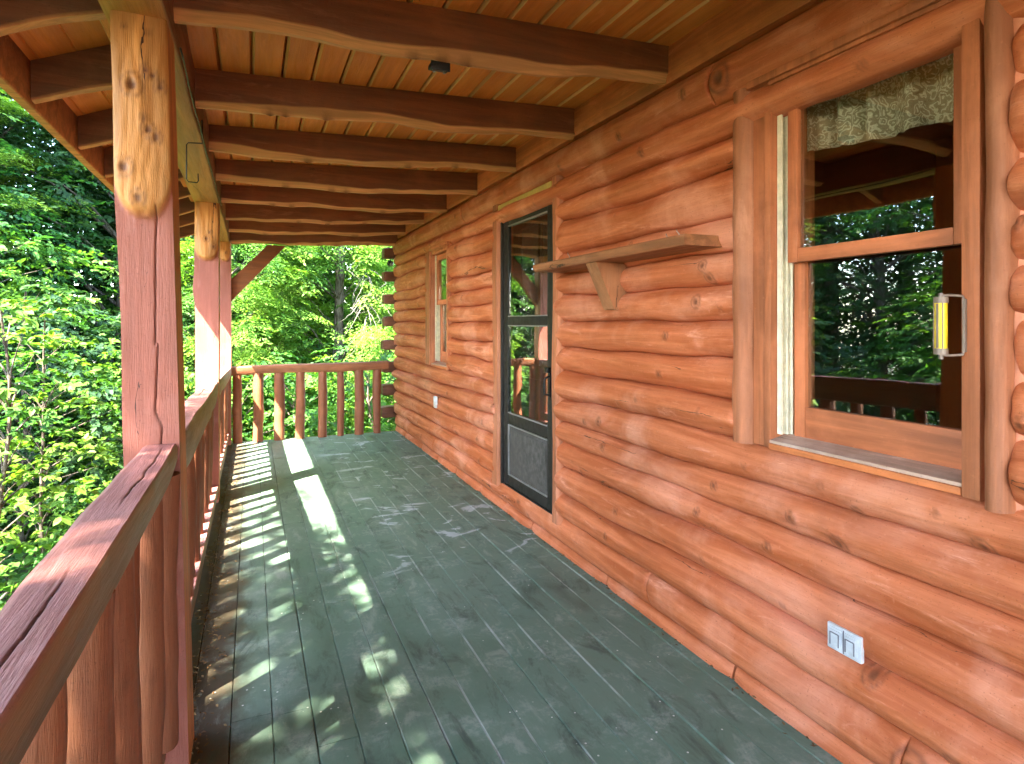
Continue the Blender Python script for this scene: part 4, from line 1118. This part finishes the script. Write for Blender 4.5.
# far woodland: one mass
O = []
wood = [(-9, 16), (-6.5, 18), (-3.5, 20), (-.5, 21), (2.5, 20), (5.5, 18.5), (-11, 12), (-10.5, 7.5), (8.5, 16), (-13, 17), (-13, 3.5), (-8, 22), (4, 24), (-15, 10), (10, 21), (0, 27), (-5, 26), (-11.5, 24), (-8.5, 5.5), (-9, 10), (-7.5, 13.5), (-5, 16), (-2, 18), (1, 18.5), (4.3, 20.5), (1.8, 17.6), (3.0, 18.6), (-.6, 19.0), (5.2, 24), (.8, 23), (2.2, 26), (-6, 13), (-4.2, 17.5), (-12, 5), (-11, 9.5), (-8.5, 19), (6.5, 22), (-2.5, 24)]
Vs, Fs, Ts = [], [], []; off = 0; tv = MB()
for k, (x, y) in enumerate(wood):
    cm, tm = PROTO['tall_a' if k % 2 else 'tall_b']; sc = random.uniform(.95, 1.3); rt = random.uniform(0, 6.28)
    n = len(cm.vertices); co = np.empty(n * 3, np.float32); cm.vertices.foreach_get('co', co); co = co.reshape(-1, 3)
    tt = np.empty(n, np.float32); cm.attributes['tint'].data.foreach_get('value', tt)
    ff = np.empty(len(cm.loops), np.int32); cm.loops.foreach_get('vertex_index', ff)
    c_, s_ = math.cos(rt), math.sin(rt); co = co * sc; co = np.stack([co[:, 0] * c_ - co[:, 1] * s_ + x, co[:, 0] * s_ + co[:, 1] * c_ + y, co[:, 2] + gz(x, y)], 1)
    Vs.append(co); Fs.append(ff.reshape(-1, 4) + off); Ts.append(tt); off += n
me = np_obj('woodland', np.concatenate(Vs), np.concatenate(Fs), np.concatenate(Ts), M['leafdark'])
o = bpy.data.objects.new('woodland', me); COL.objects.link(o); tag(o, 'dense broadleaf wood behind all the nearer trees', 'woodland', kind='stuff')
m = MB()
for (x, y) in wood:
    m.tube([(x, y, gz(x, y) - .2), (x + .1, y, 3), (x, y + .1, 7), (x, y, 11)], [.2, .16, .11, .03], 8)
o = m.build('woodland_trunks', M['bark'], None, 180); tag(o, 'trunks of the dense wood behind the nearer trees', 'woodland', kind='stuff')

# low undergrowth
K = 5200
x = rng.uniform(-7, 4.5, K); y = rng.uniform(2.5, 15, K); keep = ~((x > -.75) & (y < 8.6)); x, y = x[keep], y[keep]
z = np.array([gz(a, b) for a, b in zip(x, y)]) + rng.uniform(.02, .5, len(x))
o_ = np.stack([x, y, z], 1); a_ = np.stack([rng.normal(0, 1, len(x)), rng.normal(0, 1, len(x)), rng.normal(.1, .2, len(x))], 1)
O, D, Nn, S, T = spray_leaves(o_, a_, np.array([0, 0, 1.]) + rng.normal(0, .3, (len(x), 3)), np.full(len(x), .24), .085, rng.uniform(.3, .95, len(x)), 6)
V, F, TT = leaves(O, D, Nn, S, T)
me = np_obj('undergrowth', V, F, TT, M['leaf']); o = bpy.data.objects.new('undergrowth', me); COL.objects.link(o)
tag(o, 'low leafy undergrowth covering the forest floor around the porch', 'undergrowth', kind='stuff')

# ground
m = MB(); n = 70; pts = []
for i in range(n + 1):
    for j in range(n + 1):
        u, v = 2 * i / n - 1, 2 * j / n - 1
        X, Y = math.copysign(abs(u) ** 2.2, u) * 160, math.copysign(abs(v) ** 2.2, v) * 160 + 5
        pts.append((X, Y, max(-9, gz(X, Y))))
m.grid(pts, n + 1, n + 1)
tag(m.build('ground', M['ground'], None, 180), 'leaf-covered forest floor sloping away from the porch', 'ground', kind='structure')

# ------------------------------------------------------------------ light, sky, camera
to_sun = Vector((-.62, -.47, 1)).normalized()
sun = bpy.data.lights.new('sun', 'SUN'); sun.energy = 3.0; sun.angle = math.radians(.55); sun.color = (1, .92, .77)
so = bpy.data.objects.new('sun', sun); COL.objects.link(so); so.rotation_euler = (-to_sun).to_track_quat('-Z', 'Y').to_euler(); so.location = (-8, -6, 14)
w = bpy.data.worlds.new('World'); scn.world = w; w.use_nodes = True
nt = w.node_tree; sky = nt.nodes.new('ShaderNodeTexSky'); sky.sky_type = 'NISHITA'; sky.sun_disc = False
sky.sun_elevation = math.asin(to_sun.z); sky.sun_rotation = math.atan2(to_sun.x, to_sun.y)
bg = nt.nodes['Background']; nt.links.new(sky.outputs[0], bg.inputs[0]); bg.inputs[1].default_value = .15

cam = bpy.data.cameras.new('camera'); co = bpy.data.objects.new('camera', cam); COL.objects.link(co)
F_, XV, YH = 600., 252., 323.
cam.sensor_fit = 'HORIZONTAL'; cam.sensor_width = 36; cam.lens = 36 * F_ / 1024
cam.shift_y = -(382 - YH) / 1024
co.location = (0, 0, 1.4); co.rotation_euler = (math.radians(90), 0, -math.atan((512 - XV) / F_))
cam.clip_start = .02; cam.clip_end = 600
scn.camera = co
vs = scn.view_settings; vs.view_transform = 'Standard'; vs.look = 'None'; vs.exposure = 4.95; vs.gamma = 1
cy = scn.cycles; cy.max_bounces = 10; cy.diffuse_bounces = 6; cy.glossy_bounces = 4; cy.transparent_max_bounces = 12; cy.transmission_bounces = 4; cy.use_denoising = True
cy.sample_clamp_indirect = 8; cy.caustics_reflective = False; cy.caustics_refractive = False
